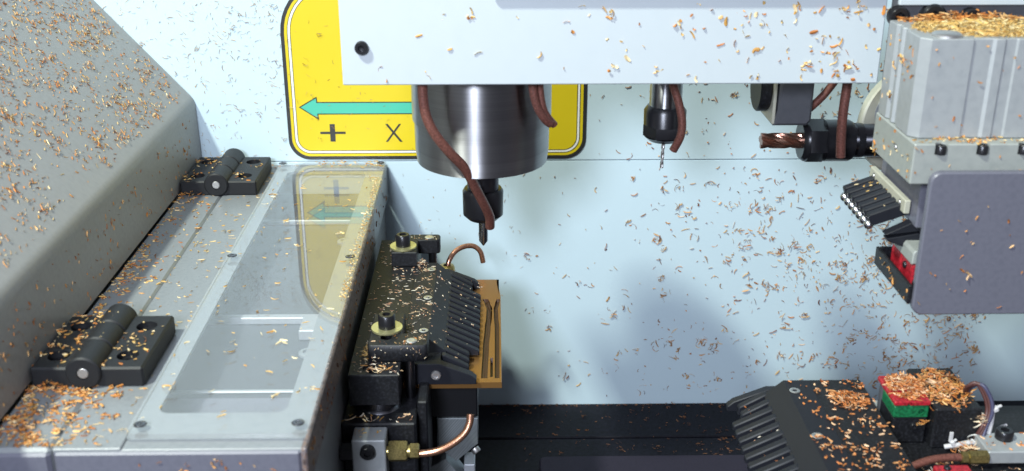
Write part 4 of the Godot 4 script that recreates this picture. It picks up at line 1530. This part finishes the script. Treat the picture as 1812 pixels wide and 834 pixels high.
	heap(b, Vector3(175, 172, 289), X * 9, Z * 9, Y, 150, 2.2, COPPER, 2.8, 0.8)
	scatter(b, Vector3(126, 158, 270), Vector3(13, 5, 0), Vector3(0, 0, 100), 36, {"n": Vector3(-5, 13, 0).normalized(), "pal": PALE + COPPER, "lmin": 0.9, "lmax": 3.0, "w": 0.5})
	stuff("shavings_on_right_clamp", "copper coloured shavings strewn over the right black clamp", b, M.chips)

	b = chips()
	heap(b, Vector3(202, 180.4, 291), X * 9.2, Z * 13, Y, 460, 3.0, COPPER, 3.0, 0.85)
	heap(b, Vector3(222.5, 178.2, 288), X * 11.5, Z * 19, Y, 380, 2.6, COPPER + RUST, 4.2, 0.9)
	heap(b, Vector3(210.5, 177, 294), X * 5, Z * 11, Y, 60, 3.0, COPPER + RUST, 3.4, 0.9)
	scatter(b, Vector3(190, 156.2, 318), Vector3(75, 0, 0), Vector3(0, 0, 50), 130, {"n": Y, "pal": PALE + COPPER, "lmin": 1.2, "lmax": 4.5, "w": 0.7, "turn": 2.0, "lift": 1.0, "tuft": 0.12})
	scatter(b, Vector3(232, 165.3, 310), Vector3(30, 0, 0), Vector3(0, 0, 15), 24, {"n": Y, "pal": COPPER, "lmin": 1.2, "lmax": 3.4, "w": 0.8})
	heap(b, Vector3(228, 158.5, 314), X * 8, Z * 4, Y, 60, 5.0, COPPER + PALE, 4.6, 0.6)
	heap(b, Vector3(231, 160, 312), X * 6, Z * 3, Y, 26, 5.0, [Vector3(0.75, 0.74, 0.72), Vector3(0.6, 0.5, 0.42)], 4.0, 0.5)
	heap(b, Vector3(233.5, 171, 308), X * 3, Z * 3, Y, 40, 6.0, PALE, 3.8, 0.6)
	heap(b, Vector3(208, 168, 304.5), X * 3, Z * 1.5, Y, 14, 3.0, RUST, 3.0, 0.6)
	stuff("shavings_on_sensor", "deep copper shavings heaped over the sensor block and black housing", b, M.chips)

	b = chips()
	heap(b, Vector3(226, 353.5, 267), X * 36, Z * 19.5, Y, 1500, 1.8, [Vector3(0.56, 0.41, 0.17), Vector3(0.58, 0.38, 0.12), Vector3(0.62, 0.50, 0.26), Vector3(0.50, 0.30, 0.09)], 3.6, 0.9)
	heap(b, Vector3(222, 354, 249), X * 32, Z * 5, Y, 260, 4.0, RUST, 3.8, 0.9)
	stuff("shavings_on_cylinder", "thick bed of yellow shavings on top of the cylinder block", b, M.chips)
	b = chips()
	scatter(b, Vector3(192, 310, 290.1), Vector3(58, 0, 0), Vector3(0, 42, 0), 16, {"n": Z, "pal": RUST, "lmin": 1.0, "lmax": 3.2, "w": 0.9})
	scatter(b, Vector3(187.2, 311, 247), Vector3(0, 0, 38), Vector3(0, 40, 0), 24, {"n": -X, "pal": RUST + GOLD, "lmin": 1.2, "lmax": 4.6, "w": 0.9})
	scatter(b, Vector3(186.7, 290, 246), Vector3(0, 0, 50), Vector3(0, 17, 0), 18, {"n": -X, "pal": RUST + GOLD, "lmin": 1.2, "lmax": 4.0, "w": 0.9})
	scatter(b, Vector3(188, 308.2, 290.5), Vector3(60, 0, 0), Vector3(0, 0, 7), 60, {"n": Y, "pal": GOLD + RUST, "lmin": 1.2, "lmax": 4.0, "w": 0.8, "tuft": 0.2})
	scatter(b, Vector3(187, 290, 298.1), Vector3(58, 0, 0), Vector3(0, 17, 0), 10, {"n": Z, "pal": RUST, "lmin": 1.0, "lmax": 3.0, "w": 0.8})
	scatter(b, Vector3(195, 229, 306.1), Vector3(50, 0, 0), Vector3(0, 66, 0), 20, {"n": Z, "pal": RUST, "lmin": 0.9, "lmax": 2.6, "w": 0.9, "tuft": 0.0})
	heap(b, Vector3(216, 249, 306.2), X * 3, Y * 3, Z, 4, 0.6, RUST + PALE, 4.4, 0.8)
	scatter(b, Vector3(197, 268, 232), Vector3(0.5, 5, 0), Vector3(0, 0, 44), 8, {"n": -X, "pal": GOLD, "lmin": 1.2, "lmax": 3.0, "w": 0.8})
	scatter(b, Vector3(184, 267.5, 232), Vector3(12, 4.6, 0), Vector3(0, 0, 40), 10, {"n": Y, "pal": GOLD, "lmin": 1.0, "lmax": 2.6, "w": 0.7})
	scatter(b, Vector3(191.1, 233, 258), Vector3(0, 8, 0), Vector3(0, 0, 45), 10, {"n": -X, "pal": RUST, "lmin": 1.2, "lmax": 4.0, "w": 0.7})
	stuff("shavings_on_right_head", "orange shavings spotting the cylinder block, flange and guard panel", b, M.chips)

	b = chips()
	scatter(b, Vector3(-10, 0.1, 2), Vector3(260, 0, 0), Vector3(0, 0, 80), 260, {"n": Y, "pal": [Vector3(0.16, 0.065, 0.025), Vector3(0.22, 0.10, 0.04), Vector3(0.10, 0.045, 0.025)], "lmin": 1.0, "lmax": 4.0, "w": 0.6, "drift": 0.7, "tuft": 0.12, "keep": func(s, t): return 0.2 + 0.8 * s})
	scatter(b, Vector3(-20, 0.1, 1), Vector3(240, 0, 0), Vector3(0, 0, 3), 90, {"n": Y, "pal": [Vector3(0.18, 0.07, 0.03), Vector3(0.30, 0.14, 0.06)], "lmin": 1.0, "lmax": 3.0, "w": 0.6})
	stuff("shavings_on_floor", "dark brown shavings on the black chamber floor", b, M.chips_dark)
	b = chips()
	scatter(b, Vector3(-210, 170, 375.3), Vector3(128, 0, 0), Vector3(0, 28, 0), 26, {"n": Z, "pal": RUST, "lmin": 1.0, "lmax": 3.0, "w": 0.8})
	stuff("shavings_on_front_edge", "few rust shavings on the violet tinted front edge of the cover", b, M.chips)
